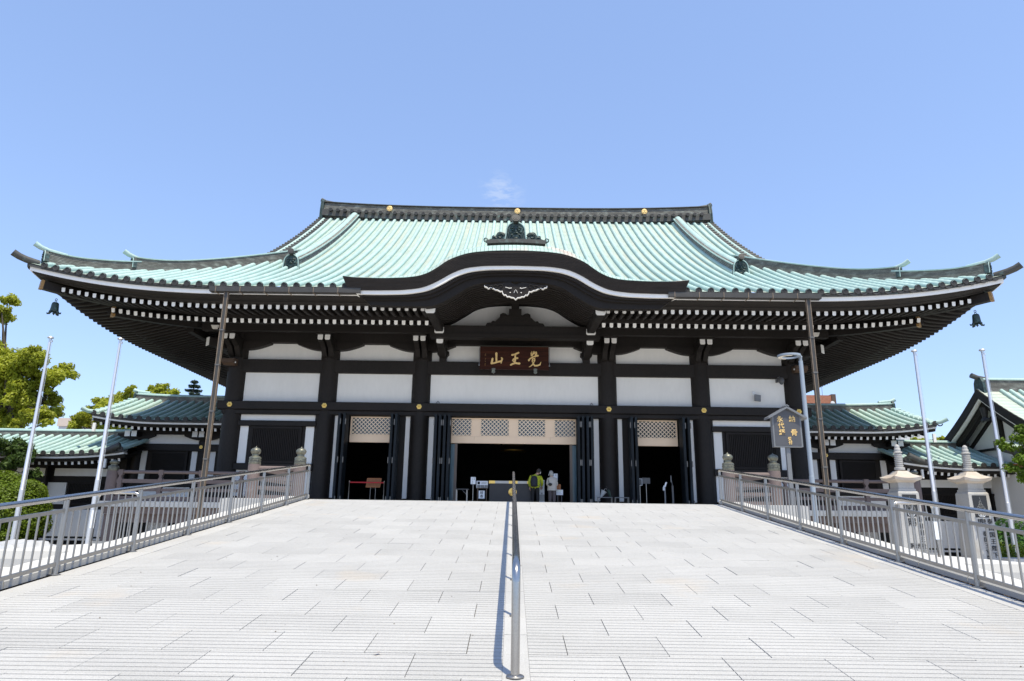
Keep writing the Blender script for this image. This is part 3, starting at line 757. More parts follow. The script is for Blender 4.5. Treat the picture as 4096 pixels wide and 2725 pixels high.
# transoms
def transom(x0, x1, z0, z1, y=32.60, glass='glassdark'):
    o = thing_part = MB(); f = .055
    o.box(x0, x1, y, y+.09, z1-f, z1); o.box(x0, x1, y, y+.09, z0, z0+f); o.box(x0, x0+f, y+.002, y+.088, z0+f, z1-f); o.box(x1-f, x1, y+.002, y+.088, z0+f, z1-f)
    fr = o.build('transom_frame', 'tan', HALL)
    g = MB(); g.box(x0+f, x1-f, y+.075, y+.085, z0+f, z1-f); g.build('glass_pane', glass, fr)
    l = MB(); p = .19; W, H = x1-x0-2*f, z1-z0-2*f; t = .013
    for sg in (1, -1):
        c = -H
        while c < W+H:
            # line x - sg*z = c
            if sg == 1: a0 = max(0, -c); a1 = min(H, W-c); P0, P1 = (c+a0, a0), (c+a1, a1)
            else: a0 = max(0, c-W); a1 = min(H, c); P0, P1 = (c-a0, a0), (c-a1, a1)
            if a1-a0 > .02:
                dx = t*.707*sg
                yy = y+.035 if sg > 0 else y+.05
                l.prism([(x0+f+P0[0]-t, z0+f+P0[1]+t*sg), (x0+f+P0[0]+t, z0+f+P0[1]-t*sg), (x0+f+P1[0]+t, z0+f+P1[1]-t*sg), (x0+f+P1[0]-t, z0+f+P1[1]+t*sg)], yy, yy+.012, 'y')
            c += p
    l.build('lattice', 'lattice', fr)
for x0, x1 in ((-3.0, -1.97), (-1.62, -.19), (.16, 1.55), (1.90, 3.0)): transom(x0, x1, 3.33, 4.22)
for x0, x1 in ((-1.968, -1.622), (-.188, .158), (1.552, 1.898)):
    b = MB(); b.box(x0, x1, 32.615, 32.70, 3.33, 4.22); b.build('transom_mullion', 'tan', HALL)
for x0, x1 in ((-3.0, -1.86), (-1.855, 1.745), (1.75, 3.0)):
    b = MB(); b.box(x0, x1, 32.58, 32.75, 3.02, 3.325); b.build('transom_beam', 'tan', HALL)
for sgn in (-1, 1):
    x0, x1 = sorted((sgn*5.72, sgn*7.78)); transom(x0, x1, 3.33, 4.22, glass='black_dim' if sgn > 0 else 'glassdark')
    b = MB(); b.box(x0, x1, 32.58, 32.75, 3.0, 3.325); b.build('transom_beam', 'tan', HALL)
    b = MB(); b.box(*sorted((sgn*2.66, sgn*2.78)), 32.62, 32.78, 0, 3.02); b.build('door_jamb', 'jamb', HALL)
    b = MB(); b.box(*sorted((sgn*2.785, sgn*3.05)), 32.68, 32.70, .05, 2.98); b.build('glass_pane', 'glass_blue', HALL)
# interior shell
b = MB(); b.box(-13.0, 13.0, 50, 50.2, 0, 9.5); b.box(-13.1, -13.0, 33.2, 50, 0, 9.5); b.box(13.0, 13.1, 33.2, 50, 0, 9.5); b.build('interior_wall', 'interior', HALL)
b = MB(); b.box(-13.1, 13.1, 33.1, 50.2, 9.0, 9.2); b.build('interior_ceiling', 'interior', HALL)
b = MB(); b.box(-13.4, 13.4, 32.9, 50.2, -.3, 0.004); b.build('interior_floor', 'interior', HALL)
# --- gutters and downpipes
for sgn, xa, xb, xp in ((-1, -12.15, -6.15, -11.5), (1, 6.05, 12.1, 11.6)):
    b = MB(); y0, y1 = EY-.34, EY-.06; z0, z1 = 8.17, 8.37
    b.prism([(y0, z0), (y0, z1), (y0+.02, z1), (y0+.02, z0+.02), (y1-.02, z0+.02), (y1-.02, z1), (y1, z1), (y1, z0)], xa, xb, 'x')
    g = b.build('gutter', 'pipe', HALL)
    x = xa+.25
    while x < xb:
        c = MB(); c.box(x-.012, x+.012, y0-.012, y0-.002, z0-.06, z1+.01); c.box(x-.012, x+.012, y0-.012, y1+.15, z0-.03, z0-.004); c.build('gutter_bracket', 'pipe_edge', g); x += .97
    d = MB(); y = EY-.2
    d.box(xp-.065, xp+.065, y-.05, y+.05, -2.0, 8.17)
    for dx in (-.070, .070): d.box(xp+dx-.013, xp+dx+.013, y-.062, y-.036, -2.0, 8.16, 1); d.box(xp+dx-.013, xp+dx+.013, y+.036, y+.062, -2.0, 8.16, 1)
    dp = d.build('downpipe', ['pipe', 'pipe_edge'], HALL)
    for z in (-.6, 1.6, 3.4, 5.2, 6.6):
        c = MB(); c.box(xp-.09, xp+.09, y-.075, y+.075, z-.025, z+.025); c.build('pipe_clamp', 'hinge', dp)
# --- curved front gable (karahafu)
BT = mirror_curve(smooth_curve([(-6.87, 8.80), (-6.57, 8.76), (-5.91, 8.73), (-4.8, 8.74), (-4.22, 8.78), (-3.78, 8.86), (-3.48, 8.98), (-3.13, 9.20), (-2.79, 9.46), (-2.39, 9.66), (-1.95, 9.81), (-1.28, 9.91), (-.6, 9.95), (0, 9.96)], 44))
BB = mirror_curve(smooth_curve([(-6.67, 8.32), (-6.1, 8.30), (-5.22, 8.31), (-4.34, 8.35), (-3.63, 8.48), (-3.11, 8.73), (-2.64, 9.02), (-2.16, 9.24), (-1.49, 9.37), (-.6, 9.41), (0, 9.42)], 44))
WB = mirror_curve(smooth_curve([(-6.3, 8.15), (-4.99, 8.16), (-4.11, 8.22), (-3.45, 8.37), (-2.93, 8.63), (-2.46, 8.92), (-1.93, 9.13), (-1.26, 9.24), (-.6, 9.27), (0, 9.28)], 44))
GB = mirror_curve(smooth_curve([(-5.8, 7.80), (-4.6, 7.78), (-3.94, 7.78), (-3.3, 7.82), (-3.0, 7.93), (-2.63, 8.14), (-2.2, 8.42), (-2.0, 8.56), (-1.42, 8.78), (-.84, 8.85), (0, 8.88)], 44))
nB = len(BT)
KG = ob('front_gable', None, HALL)
def band_layer(t0, t1, ya, yb, mat, name):
    top = [(BT[i][0]*(1-t0)+BB[i][0]*t0, BT[i][1]*(1-t0)+BB[i][1]*t0) for i in range(nB)]
    bot = [(BT[i][0]*(1-t1)+BB[i][0]*t1, BT[i][1]*(1-t1)+BB[i][1]*t1) for i in range(nB)]
    b = MB(); b.plate(top, bot, ya, yb); return b.build(name, mat, KG)
for k in range(9): band_layer(k/9, (k+1)/9, 25.62+.022*k, 26.6, 'band', 'gable_layer')
BBx = [(x*.995, z+.005) for x, z in BB]
b = MB(); b.plate(BBx, WB, 25.86, 26.5); b.build('gable_white_trim', 'white', KG)
m1 = [(WB[i][0]*.7+GB[i][0]*.3, WB[i][1]*.78+GB[i][1]*.22-.0) for i in range(nB)]
m2 = [(WB[i][0]*.5+GB[i][0]*.5, WB[i][1]*.58+GB[i][1]*.42) for i in range(nB)]
WB2 = [(x*.998, z+.005) for x, z in WB]
b = MB(); b.plate(WB2, m1, 25.97, 26.5); b.build('gable_fascia', 'timber_grey', KG)
b = MB(); b.plate([(x, z+.004) for x, z in m1], m2, 26.10, 26.5); b.build('gable_fascia', 'timber_grey', KG)
b = MB(); b.plate([(x, z+.004) for x, z in m2], GB, 26.22, 26.5); b.build('bargeboard', 'timber_grey', KG)
# shingled upper surface
sh = MB(); cols = []
def kamp(x): return .56*max(.10, 1-(abs(x)/7.2)**2)
ND = 7
def ktop(i, d):
    x, z = BT[i]
    if d <= 1: rise = kamp(x)*(1-(1-d)**2)
    else: rise = kamp(x)
    return (x, 25.60+d, z+.012+rise)
for i in range(nB-1):
    for k in range(ND):
        d0, d1 = (0, .16, .33, .5, .68, .86, 1.05, 5.0)[k], (0, .16, .33, .5, .68, .86, 1.05, 5.0)[k+1]
        A, B_, C_, D_ = ktop(i, d0), ktop(i+1, d0), ktop(i+1, d1), ktop(i, d1)
        sh.add([A, B_, C_, D_], [(0, 1, 2, 3)], 0)
base = sh.build('gable_roof_bed', 'copper_dark', KG)
SHN = 0
for i in range(0, nB-1, 1):
    for k in range(6):
        dd = (0, .16, .33, .5, .68, .86, 1.05)
        d0, d1 = dd[k], dd[k+1]
        off = (i+k) % 2
        A, B_, C_, D_ = [Vector(q) for q in (ktop(i, d0), ktop(i+1, d0), ktop(i+1, d1), ktop(i, d1))]
        c = (A+B_+C_+D_)/4; g = .90
        q = [c+(p-c)*g for p in (A, B_, C_, D_)]
        if SHN < 299 and k < 3:
            s = MB(); u_ = Vector((0, 0, .02)); V = [tuple(p-c) for p in q]+[tuple(p+u_-c) for p in q]
            s.add(V, [(4, 5, 6, 7), (0, 1, 5, 4), (1, 2, 6, 5), (2, 3, 7, 6), (3, 0, 4, 7)])
            s.build('shingle', 'shingle', KG, loc=tuple(c)); SHN += 1
s = MB()
for i in range(0, nB-1):
    for k in range(3, 6):
        dd = (0, .16, .33, .5, .68, .86, 1.05); d0, d1 = dd[k], dd[k+1]
        A, B_, C_, D_ = [Vector(q) for q in (ktop(i, d0), ktop(i+1, d0), ktop(i+1, d1), ktop(i, d1))]
        c = (A+B_+C_+D_)/4; q = [c+(p-c)*.90 for p in (A, B_, C_, D_)]; u_ = Vector((0, 0, .02))
        s.add([tuple(p) for p in q]+[tuple(p+u_) for p in q], [(4, 5, 6, 7), (0, 1, 5, 4), (1, 2, 6, 5), (2, 3, 7, 6), (3, 0, 4, 7)])
s.build('upper_shingles', 'shingle', KG, kind='stuff')
# curved ribs receding under the gable
rib_c = [(x, z) for x, z in GB if abs(x) <= 3.75]
for i in range(12):
    y = 26.62+i*.37; dz = .105*(y-26.3)+.0
    b = MB(); b.plate([(x, z+dz+.17) for x, z in rib_c], [(x, z+dz) for x, z in rib_c], y, y+.17); b.build('gable_rib', 'timber_grey', KG)
b = MB(); n = len(rib_c)
b.add([(x, 26.4, z+.19) for x, z in rib_c]+[(x, 32.3, z+.19+.105*6) for x, z in rib_c], [(i, i+1, n+i+1, n+i) for i in range(n-1)]); b.build('gable_soffit', 'timber', KG)
b = MB(); cur = [(x, z+.5) for x, z in rib_c if abs(x) < 3.3]; b.plate(cur, [(x, 8.15) for x, z in cur], 31.15, 31.25); b.build('gable_tympanum', 'white', KG)
b = MB(); b.box(-3.9, 3.9, 30.35, 30.75, 7.80, 8.18); b.build('gable_tie_beam', 'timber', KG)
b = MB(); b.box(-3.9, 3.9, 30.30, 30.8, 7.60, 7.797); b.build('gable_tie_beam', 'timber_grey', KG)
b = MB(); b.box(-.18, .18, 30.45, 30.75, 8.6, 9.8); b.box(-.29, .29, 30.4, 30.8, 8.66, 9.02); b.build('gable_strut', 'timber_grey', KG)
fr = [(-1.38, 8.18), (-1.30, 8.33), (-1.12, 8.35), (-1.04, 8.44), (-.92, 8.42), (-.82, 8.52), (-.72, 8.62), (-.70, 8.76), (-.58, 8.82), (-.46, 8.80), (-.36, 8.72), (-.29, 8.72)]
b = MB(); b.prism(fr+[(-x, z) for x, z in reversed(fr)], 30.42, 30.7, 'y')
for s_ in (-1, 1): b.tube([(s_*(.5+.1*math.cos(t)*(1-t/8)), 30.40, 8.68+.1*math.sin(t)*(1-t/8)) for t in np.linspace(0, 5.5, 14)], .018, 6)
b.build('frog_leg_strut', 'timber', KG)
# pendant carving with white lower edge
ge = [(-1.26, 8.66), (-1.25, 8.60), (-1.17, 8.58), (-1.10, 8.52), (-1.02, 8.56), (-.92, 8.54), (-.82, 8.48), (-.72, 8.46), (-.62, 8.40), (-.54, 8.42), (-.53, 8.34), (-.47, 8.26), (-.40, 8.27), (-.34, 8.19), (-.26, 8.20), (-.18, 8.16), (-.08, 8.15), (0, 8.07)]
top_ = [(-1.20, 8.70), (-1.0, 8.70), (-.8, 8.72), (-.5, 8.78), (-.25, 8.80), (0, 8.70)]
full = ge+[(-x, z) for x, z in reversed(ge[:-1])]
tp = top_+[(-x, z) for x, z in reversed(top_[:-1])]
gg = MB(); gg.prism(full+tp[::-1], 26.08, 26.2, 'y')
go = gg.build('gable_pendant', 'timber_grey', KG)
e = MB(); e.sweep([(x, 26.13, z-.004) for x, z in full], [(-.06, -.02), (-.06, .010), (.06, .010), (.06, -.02)], side=(0, 1, 0)); e.build('pendant_edge', 'cream', go)
c = MB()
for s_ in (-1, 1):
    c.tube([(s_*.42, 26.06, 8.58), (s_*.36, 26.05, 8.56), (s_*.24, 26.05, 8.53), (s_*.17, 26.05, 8.55)], [.010, .012, .014, .02], 6)
    c.sphere((s_*.22, 26.07, 8.36), .03, .02, .02, 7, 5)
c.tube([(-.07, 26.06, 8.34), (-.04, 26.05, 8.42), (0, 26.05, 8.48), (.04, 26.05, 8.42), (.07, 26.06, 8.34)], .009, 6)
c.build('pendant_carving', 'cream', go)
c = MB()
for s_ in (-1, 1):
    for k in range(3): c.tube([(s_*(.60+.2*k+.11*math.cos(t)*(1-t/9)), 26.06, 8.62-.03*k+.09*math.sin(t)*(1-t/9)) for t in np.linspace(0, 5.5, 14)], .02, 6)
c.build('pendant_scroll', 'timber_grey', go)
# projecting arms with white ends
for sgn in (-1, 1):
    X = sgn*3.48
    b = MB(); b.sweep([(X, 26.75, 7.86), (X, 30.6, 8.12)], [(-.19, -.19), (-.15, -.25), (.15, -.25), (.19, -.19), (.19, .12), (-.19, .12)]); b.build('gable_arm', 'timber_grey', KG)
    c = MB(); c.sweep([(X, 26.71, 7.86), (X, 26.748, 7.86)], [(-.20, -.13), (-.15, -.20), (.15, -.20), (.20, -.13), (.22, .13), (-.22, .13)]); c.build('gable_arm_end', 'white', KG)
    for (y, z0, z1, wd) in ((30.28, 7.77, 8.05, .215), (30.7, 7.40, 7.60, .155)):
        b = MB(); b.prism([(X-wd, z1), (X-wd, z0+.05), (X-wd+.05, z0), (X+wd-.05, z0), (X+wd, z0+.05), (X+wd, z1)], y-.03, y, 'y'); b.build('bracket_end', 'white', KG)
        b = MB(); b.prism([(y+.001, z1), (y+.001, z0), (y+.6, z0-.05), (y+1.2, z0-.25), (32.4, z0-.35), (32.4, z1)], X-wd, X+wd, 'x'); b.build('bracket_arm', 'timber_grey', KG)
    b = MB(); o_ = [(X-.17, 6.90), (X-.17, 7.10), (X-.20, 7.2), (X-.28, 7.28), (X-.28, 7.42), (X+.28, 7.42), (X+.28, 7.28), (X+.20, 7.2), (X+.17, 7.10), (X+.17, 6.90)]
    b.prism(o_, 32.34, 32.7, 'y'); b.build('bracket_post', 'timber', KG)
# roof ornament on the curved gable
OR = ob('roof_ornament', None, HALL)
b = MB(); n = 11
tp = [(-1.25+2.5*i/(n-1), 10.92+.05*(1-((i-5)/5)**2)) for i in range(n)]
b.plate(tp, [(x*.97, z-.17) for x, z in tp], 26.75, 27.4); b.build('ornament_base', 'copper_dark', OR)
sho = shield('ridge_ornament', HALL, (-.03, 26.95, 10.96), .82, .86, th=.25)
for sgn in (-1, 1):
    b = MB()
    def spiral(cx, cz, r, turns, w0, start, dirn):
        P = []; W = []
        for t in np.linspace(0, 1, 18):
            a = start+dirn*turns*2*PI*t; rr = r*(1-.80*t); P.append((sgn*(cx+rr*math.cos(a)), 27.0, cz+rr*math.sin(a))); W.append(w0*(1-.7*t))
        b.tube(P, W, 8)
    for rr, w_ in ((.22, .06), (.16, .05)): spiral(.66, 11.18, rr, 1.0, w_, -PI*.7, -1)
    spiral(.95, 11.06, .12, .9, .04, -PI*.8, -1); spiral(1.28, 11.02, .10, 1.1, .035, -PI*.4, 1)
    pl = [(.42, 10.95), (.42, 11.16), (.52, 11.2), (.56, 11.35), (.68, 11.40), (.80, 11.36), (.88, 11.22), (.92, 11.2), (.97, 11.24), (1.03, 11.2), (1.05, 11.08), (1.2, 11.02), (1.3, 10.94)]
    b.prism([(sgn*x-.0, z) for x, z in pl], 27.02, 27.18, 'y')
    b.build('ornament_scroll', 'bronze_green', OR, True)
# ridge crests
for x in (-8.75, .08, 8.85):
    b = MB(); b.lathe([(.20, 0), (.20, -.05), (.17, -.065), (.01, -.065)], (0, 0, 0), 20, 0, 'y')
    for k in range(3):
        a = PI/2+2*PI*k/3; b.sphere((.085*math.cos(a), -.065, .085*math.sin(a)), .06, .02, .06, 8, 5)
    b.build('ridge_crest', 'gold_leaf', HALL, loc=(x, 43.52, ridge_x(x)+.50))
# ------------------------------------------------------------------ ramp railings
def ramp_rail(sgn, label):
    X = sgn*5.15
    t = thing('ramp_railing', (X, 9.6, rz(9.6)), label, 'railing', 'stainless railings of the ramp')
    ys = [8.06-1.567*3+1.567*k for k in range(10)]
    pm_ = MB(); pm_.lathe([(.066, 0), (.066, .008), (.03, .014), (.029, .82)], (0, 0, 0), 14); pme = pm_.mesh('post', 'steel', True)
    for y in ys: ob('post', pme, t, (X, y, rz(y)))
    def slope_path(y0, y1, h, n=2): return [(X, y0+(y1-y0)*i/(n-1), rz(y0+(y1-y0)*i/(n-1))+h) for i in range(n)]
    b = MB(); e = ys[-1]
    pth = slope_path(ys[0], e-.08, .845)+[(X, e-.02, rz(e-.02)+.842), (X, e, rz(e)+.80)]
    b.tube(pth, .031, 16); b.build('handrail', 'steel_tube', t, True)
    for h, nm in ((.70, 'middle_rail'), (.118, 'bottom_rail')):
        b = MB(); b.sweep(slope_path(ys[0], e, h), [(-.014, -.02), (-.014, .02), (.014, .02), (.014, -.02)]); b.build(nm, 'steel', t)
    bm = MB(); bm.box(-.008, .008, -.008, .008, .13, .69); bme = bm.mesh('baluster', 'steel')
    for k in range(len(ys)-1):
        for i in range(1, 11):
            y = ys[k]+(ys[k+1]-ys[k])*i/11; ob('baluster', bme, t, (X, y, rz(y)))
    return t
ramp_rail(-1, 'stainless steel railing along the ramp, on the flagpole and round bush side')
ramp_rail(1, 'stainless steel railing along the ramp, on the stone pillar side')
t = thing('centre_handrail', (-.017, 5.0, rz(5)), 'polished steel tube handrail down the middle of the ramp', 'handrail')
y0, y1 = 5.0, 17.35; X = -.017
b = MB(); b.tube([(X, y0, rz(y0)), (X, y0, rz(y0)+.60), (X, y0+.012, rz(y0)+.66), (X, y0+.05, rz(y0)+.70), (X, y0+.11, rz(y0)+.722), (X, y0+.2, rz(y0+.2)+.722), (X, y1-.1, rz(y1-.1)+.722), (X, y1, rz(y1)+.68), (X, y1+.02, rz(y1)+.60)], .0305, 20)
b.build('handrail', 'steel_tube', t, True)
b = MB(); b.lathe([(.062, 0), (.062, .006), (.055, .012), (.032, .016)], (X, y0, rz(y0)), 18); b.build('post_flange', 'steel', t, True)
for y in (6.56, 8.13, 9.7, 11.3, 12.87, 14.4, 15.9, 17.3):
    b = MB(); b.lathe([(.045, 0), (.045, .01), (.019, .014), (.019, .71)], (X, y, rz(y)), 12); b.build('post', 'steel', t, True)
# U shaped handrails on the landings
for sgn, side in ((-1, 'left'), (1, 'right')):
    Y = 12.0; x0, x1 = 6.42, 7.12
    t = thing('landing_handrail', (sgn*6.8, Y, -.98), 'short looped steel handrail on the landing beside the %s edge of the ramp' % side, 'handrail', 'handrails on the side landings')
    b = MB(); z = -.98
    b.tube([(sgn*x0, Y, z), (sgn*x0, Y, z+.84), (sgn*(x0+.03), Y, z+.90), (sgn*(x0+.09), Y, z+.92), (sgn*(x1-.09), Y, z+.92), (sgn*(x1-.03), Y, z+.90), (sgn*x1, Y, z+.84), (sgn*x1, Y, z)], .026, 12); b.build('handrail', 'steel_tube', t, True)
    b = MB(); b.box(*sorted((sgn*x0, sgn*x1)), Y-.012, Y+.012, z+.08, z+.12); b.build('bottom_rail', 'steel', t)
    for i in range(1, 6):
        b = MB(); b.box(-.008, .008, Y-.008, Y+.008, z+.12, z+.90); b.build('baluster', 'steel', t, loc=(sgn*(x0+(x1-x0)*i/6), 0, 0))
    b = MB(); b.box(-.05, .05, Y-.055, Y-.05, z+.33, z+.62) if sgn > 0 else b.box(-.035, .035, Y-.055, Y-.05, z+.33, z+.62); b.build('notice_card', 'paper', t, loc=(sgn*(x1+.0), 0, 0))
# ------------------------------------------------------------------ balustrades with jewel capped posts
def jewel_post(parent, x, y, z0, H, r, lit=True):
    b = MB(); b.lathe([(r, 0), (r, H*.66), (r*.95, H*.70)], (x, y, z0), 20); p = b.build('post', 'concrete_brown', parent, True)
    c = MB(); h = z0+H*.69; R = r*.97
    c.lathe([(R, 0), (R*1.03, .01), (R*1.03, .05), (R*.97, .055), (R*.97, .085), (R*1.03, .09), (R*1.03, .12), (R*.97, .125), (R*.97, .15), (R*1.02, .155), (R*.98, .19), (R*.72, .215), (R*.58, .23), (R*.58, .275), (R*.75, .30), (R*.86, .345), (R*.84, .39), (R*.62, .43), (R*.22, .455), (R*.06, .48), (.002, .50)], (x, y, h), 22)
    q = c.build('jewel_cap', 'bronze_cap', p, True)
    for k in range(10):
        a = 2*PI*k/10; s = MB(); s.sphere((x+R*math.cos(a), y+R*math.sin(a), h+.105), .012, .012, .012, 6, 4); s.build('stud', 'black_dim', p)
def balustrade(name, x0, x1, y, z0, label, posts, ends, H=1.0, group=None, H2=1.55, r=.19):
    """ends: x of round jewel posts; posts: x of small square posts"""
    t = thing(name, ((x0+x1)/2, y, z0), label, 'balustrade', group)
    for x in ends: jewel_post(t, x, y, z0, H2, r)
    for nm, h0, h1, dp in (('top_rail', .86*H, .98*H, .07), ('upper_rail', .58*H, .70*H, .055), ('lower_rail', .32*H, .42*H, .055), ('base_rail', .02, .16*H, .08)):
        b = MB()
        if nm == 'top_rail': b.tube([(x0, y, z0+.93*H), (x1, y, z0+.93*H)], .07, 12)
        else: b.box(x0, x1, y-dp, y+dp, z0+h0, z0+h1)
        b.build(nm, 'concrete_brown', t)
    b = MB()
    for k in range(3): b.box(x0, x1, y-.012, y+.012, z0+.19*H+.04*k, z0+.20*H+.04*k)
    for x in posts:
        b = MB(); b.prism([(-.09, 0), (-.09, .72*H), (-.05, .76*H), (-.05, .82*H), (-.10, .85*H), (-.10, 1.0*H), (.10, 1.0*H), (.10, .85*H), (.05, .82*H), (.05, .76*H), (.09, .72*H), (.09, 0)], y-.085, y+.085, 'y'); b.build('short_post', 'concrete_brown', t, loc=(x, 0, z0))
    return t
for sgn, sd in ((-1, 'red rope barrier'), (1, 'gabled notice board')):
    xa, xb = sorted((sgn*5.92, sgn*7.18))
    t = balustrade('terrace_balustrade', xa+.15, xb-.15, 19.2, -.02, 'pinkish brown terrace balustrade with two jewel capped posts, on the %s side' % sd, [], [sgn*5.92, sgn*7.18], .93, 'terrace balustrades', 1.42, .165)
    # run back along the terrace side
    t2 = thing('side_balustrade', (sgn*7.18, 21, -.02), 'short brown balustrade running back from the terrace corner post, on the %s side' % sd, 'balustrade', 'terrace side balustrades')
    for h0, h1 in ((.80, .92), (.54, .65), (.30, .39), (.02, .15)):
        b = MB(); b.box(sgn*7.18-.06, sgn*7.18+.06, 19.4, 22.7, h0, h1); b.build('rail', 'concrete_brown', t2)
    for y in (22.6,):
        b = MB(); b.box(sgn*7.18-.085, sgn*7.18+.085, y-.085, y+.085, -.02, .94); b.build('short_post', 'concrete_brown', t2)
    # coping slab under terrace posts
    b = MB(); b.box(*sorted((sgn*5.62, sgn*7.5)), 18.9, 19.55, -.26, -.022); b.build('terrace_coping', 'granite_smooth', kind='structure')
    # veranda
    va, vb = sorted((sgn*7.3, sgn*17.65))
    vt = thing('veranda', (sgn*12.4, 31.2, -.25), 'raised stone veranda on brown concrete piers, on the %s side of the hall' % sd, 'veranda', 'verandas beside the terrace')
    for i in range(8):
        xa_, xb_ = va+(vb-va)*i/8+.003, va+(vb-va)*(i+1)/8-.003
        b = MB(); b.box(xa_, xb_, 30.0, 32.25, -.13, .10); b.build('edge_stone', 'granite_smooth', vt)
    b = MB(); b.box(va+.05, vb-.05, 30.18, 32.3, -.42, -.135); b.build('edge_beam', 'concrete_brown', vt)
    b = MB(); b.box(va+.05, vb-.05, 30.5, 30.8, -.78, -.425); b.build('lower_beam', 'concrete_brown', vt)
    for k in range(4):
        xx = sgn*(17.3-3.1*k); b = MB(); b.box(xx-.24, xx+.24, 30.3, 30.78, -2.0, -.43); b.build('pier', 'concrete_brown', vt)
    b = MB(); b.box(va, vb, 32.3, 32.5, -2.0, -.06); b.build('back_wall', 'interior', vt)
    for k in range(3):
        xx = sgn*(16.1-3.1*k); b = MB(); b.box(xx-.45, xx+.45, 32.2, 32.29, -1.85, -.8); b.build('wall_panel', 'white', vt)
    pa, pb = sorted((sgn*11.8, sgn*17.35))
    balustrade('veranda_balustrade', pa, pb, 30.3, .10, 'dark brown veranda balustrade in shade under the eaves, on the %s side' % sd, [sgn*(17.05-1.75*k) for k in range(4)], [sgn*17.42], 1.34, 'veranda balustrades', 1.86, .23)
# ------------------------------------------------------------------ side halls
def tile_roof(parent, xa, xb, ye, yr, ze, zr, tipl, tipr, pitch=.49, verge=0, rise=.35, back=True, R=.105, clampx=None):
    """curved gable roof with front eave at ye and ridge at yr; tipl, tipr raise the eave ends"""
    def zz(x, s):
        u = s/(yr-ye); base = ze+(zr-ze)*(.80*u+.20*u*u)
        e = 0
        if tipl: e += tipl*max(0, 1-(x-xa)/4.0)**2.2*(1-.6*u)
        if tipr: e += tipr*max(0, 1-(xb-x)/4.0)**2.2*(1-.6*u)
        return base+e
    S = yr-ye; b = MB(); xs = np.linspace(xa, xb, max(8, int((xb-xa)/.49)+1))
    course_strip(b, lambda x, s, dz: (x, ye+s, zz(x, s)+dz), S, list(xs)); roof = b.build('roof', 'copper_field', parent)
    b = MB(); course_strip(b, lambda x, s, dz: (x, 2*yr-ye-s, zz(x, s)+dz), S, list(xs)); b.build('back_slope', 'copper_field', roof)
    n = int((xb-xa)/pitch)
    off = ((xb-xa)-n*pitch)/2
    for i in range(n+1):
        x = xa+off+i*pitch
        me = roll_mesh(lambda s, x=x: (0, ye+s, zz(x, s)), S-.15, ('w', round(x, 2), ye, ze))
        ob('tile_roll', me, roof, (x, 0, 0)); ob('eave_tile', ETM, roof, (x, ye-.03, zz(x, 0)))
    # eave trims
    for nm, mt, prof in (('tile_batten', 'copper_dark', [(.02, -.02), (.02, -.12), (.4, -.12), (.4, -.02)]), ('eave_white_trim', 'white', [(.08, -.122), (.08, -.21), (.4, -.21), (.4, -.122)]), ('eave_fascia', 'timber', [(.16, -.212), (.22, -.36), (.5, -.36), (.5, -.212)]), ('eave_boarding', 'timber', [(.3, -.35), (2.4, .35), (2.4, .39), (.3, -.31)])):
        b = MB(); V = [(x, ye+d, zz(x, 0)+dz) for x in xs for d, dz in prof]; k = len(prof)
        b.add(V, [(i*k+j, i*k+(j+1) % k, (i+1)*k+(j+1) % k, (i+1)*k+j) for i in range(len(xs)-1) for j in range(k)]); b.f += [tuple(range(k)), tuple(range(len(V)-k, len(V)))]; b.m += [0, 0]
        b.build(nm, mt, roof)
    x = xa+.35
    while x < xb-.2:
        z0 = zz(x, 0)
        key = 'wr'
        if key not in RF:
            q = MB(); q.sweep([(0, 0, 0), (0, 2.0, .62)], [(-.06, -.08), (-.06, .08), (.06, .08), (.06, -.08)]); q.f.pop(); q.m.pop(); q.f[-1] = q.f[-1]; q.m[-1] = 1; RF[key] = q.mesh('rafter', ['timber', 'white'])
        ob('rafter', RF[key], roof, (x, ye+.36, z0-.44)); x += .34
    path = [(x, yr, zz(x, S)-.05) for x in xs]
    ridge(path, .24, rise, 6, .13, 'ridge', roof, .03)
    return roof, zz
def ridge_tip(parent, x, y, z, dirn, H=.45):
    b = MB(); b.prism([(y-.32, z-.25), (y-.30, z+H*.8), (y-.15, z+H+.1), (y+.15, z+H+.1), (y+.30, z+H*.8), (y+.32, z-.25)], x, x+dirn*.12, 'x'); b.build('ridge_end_plate', 'bronze_green', parent)
    b = MB(); b.tube([(x-dirn*.7, y, z+H+.02), (x, y, z+H+.08), (x+dirn*.28, y, z+H+.20)], [.09, .11, .12], 10); b.build('ridge_end_roll', 'copper', parent, True)
def corner_tip(parent, x, y, z, dx, mat='copper'):
    b = MB(); b.tube([(x-dx*.3, y+.2, z+.02), (x+dx*.15, y-.05, z+.06), (x+dx*.42, y-.2, z+.20)], [.12, .11, .115], 10); b.build('corner_tile', mat, parent, True)
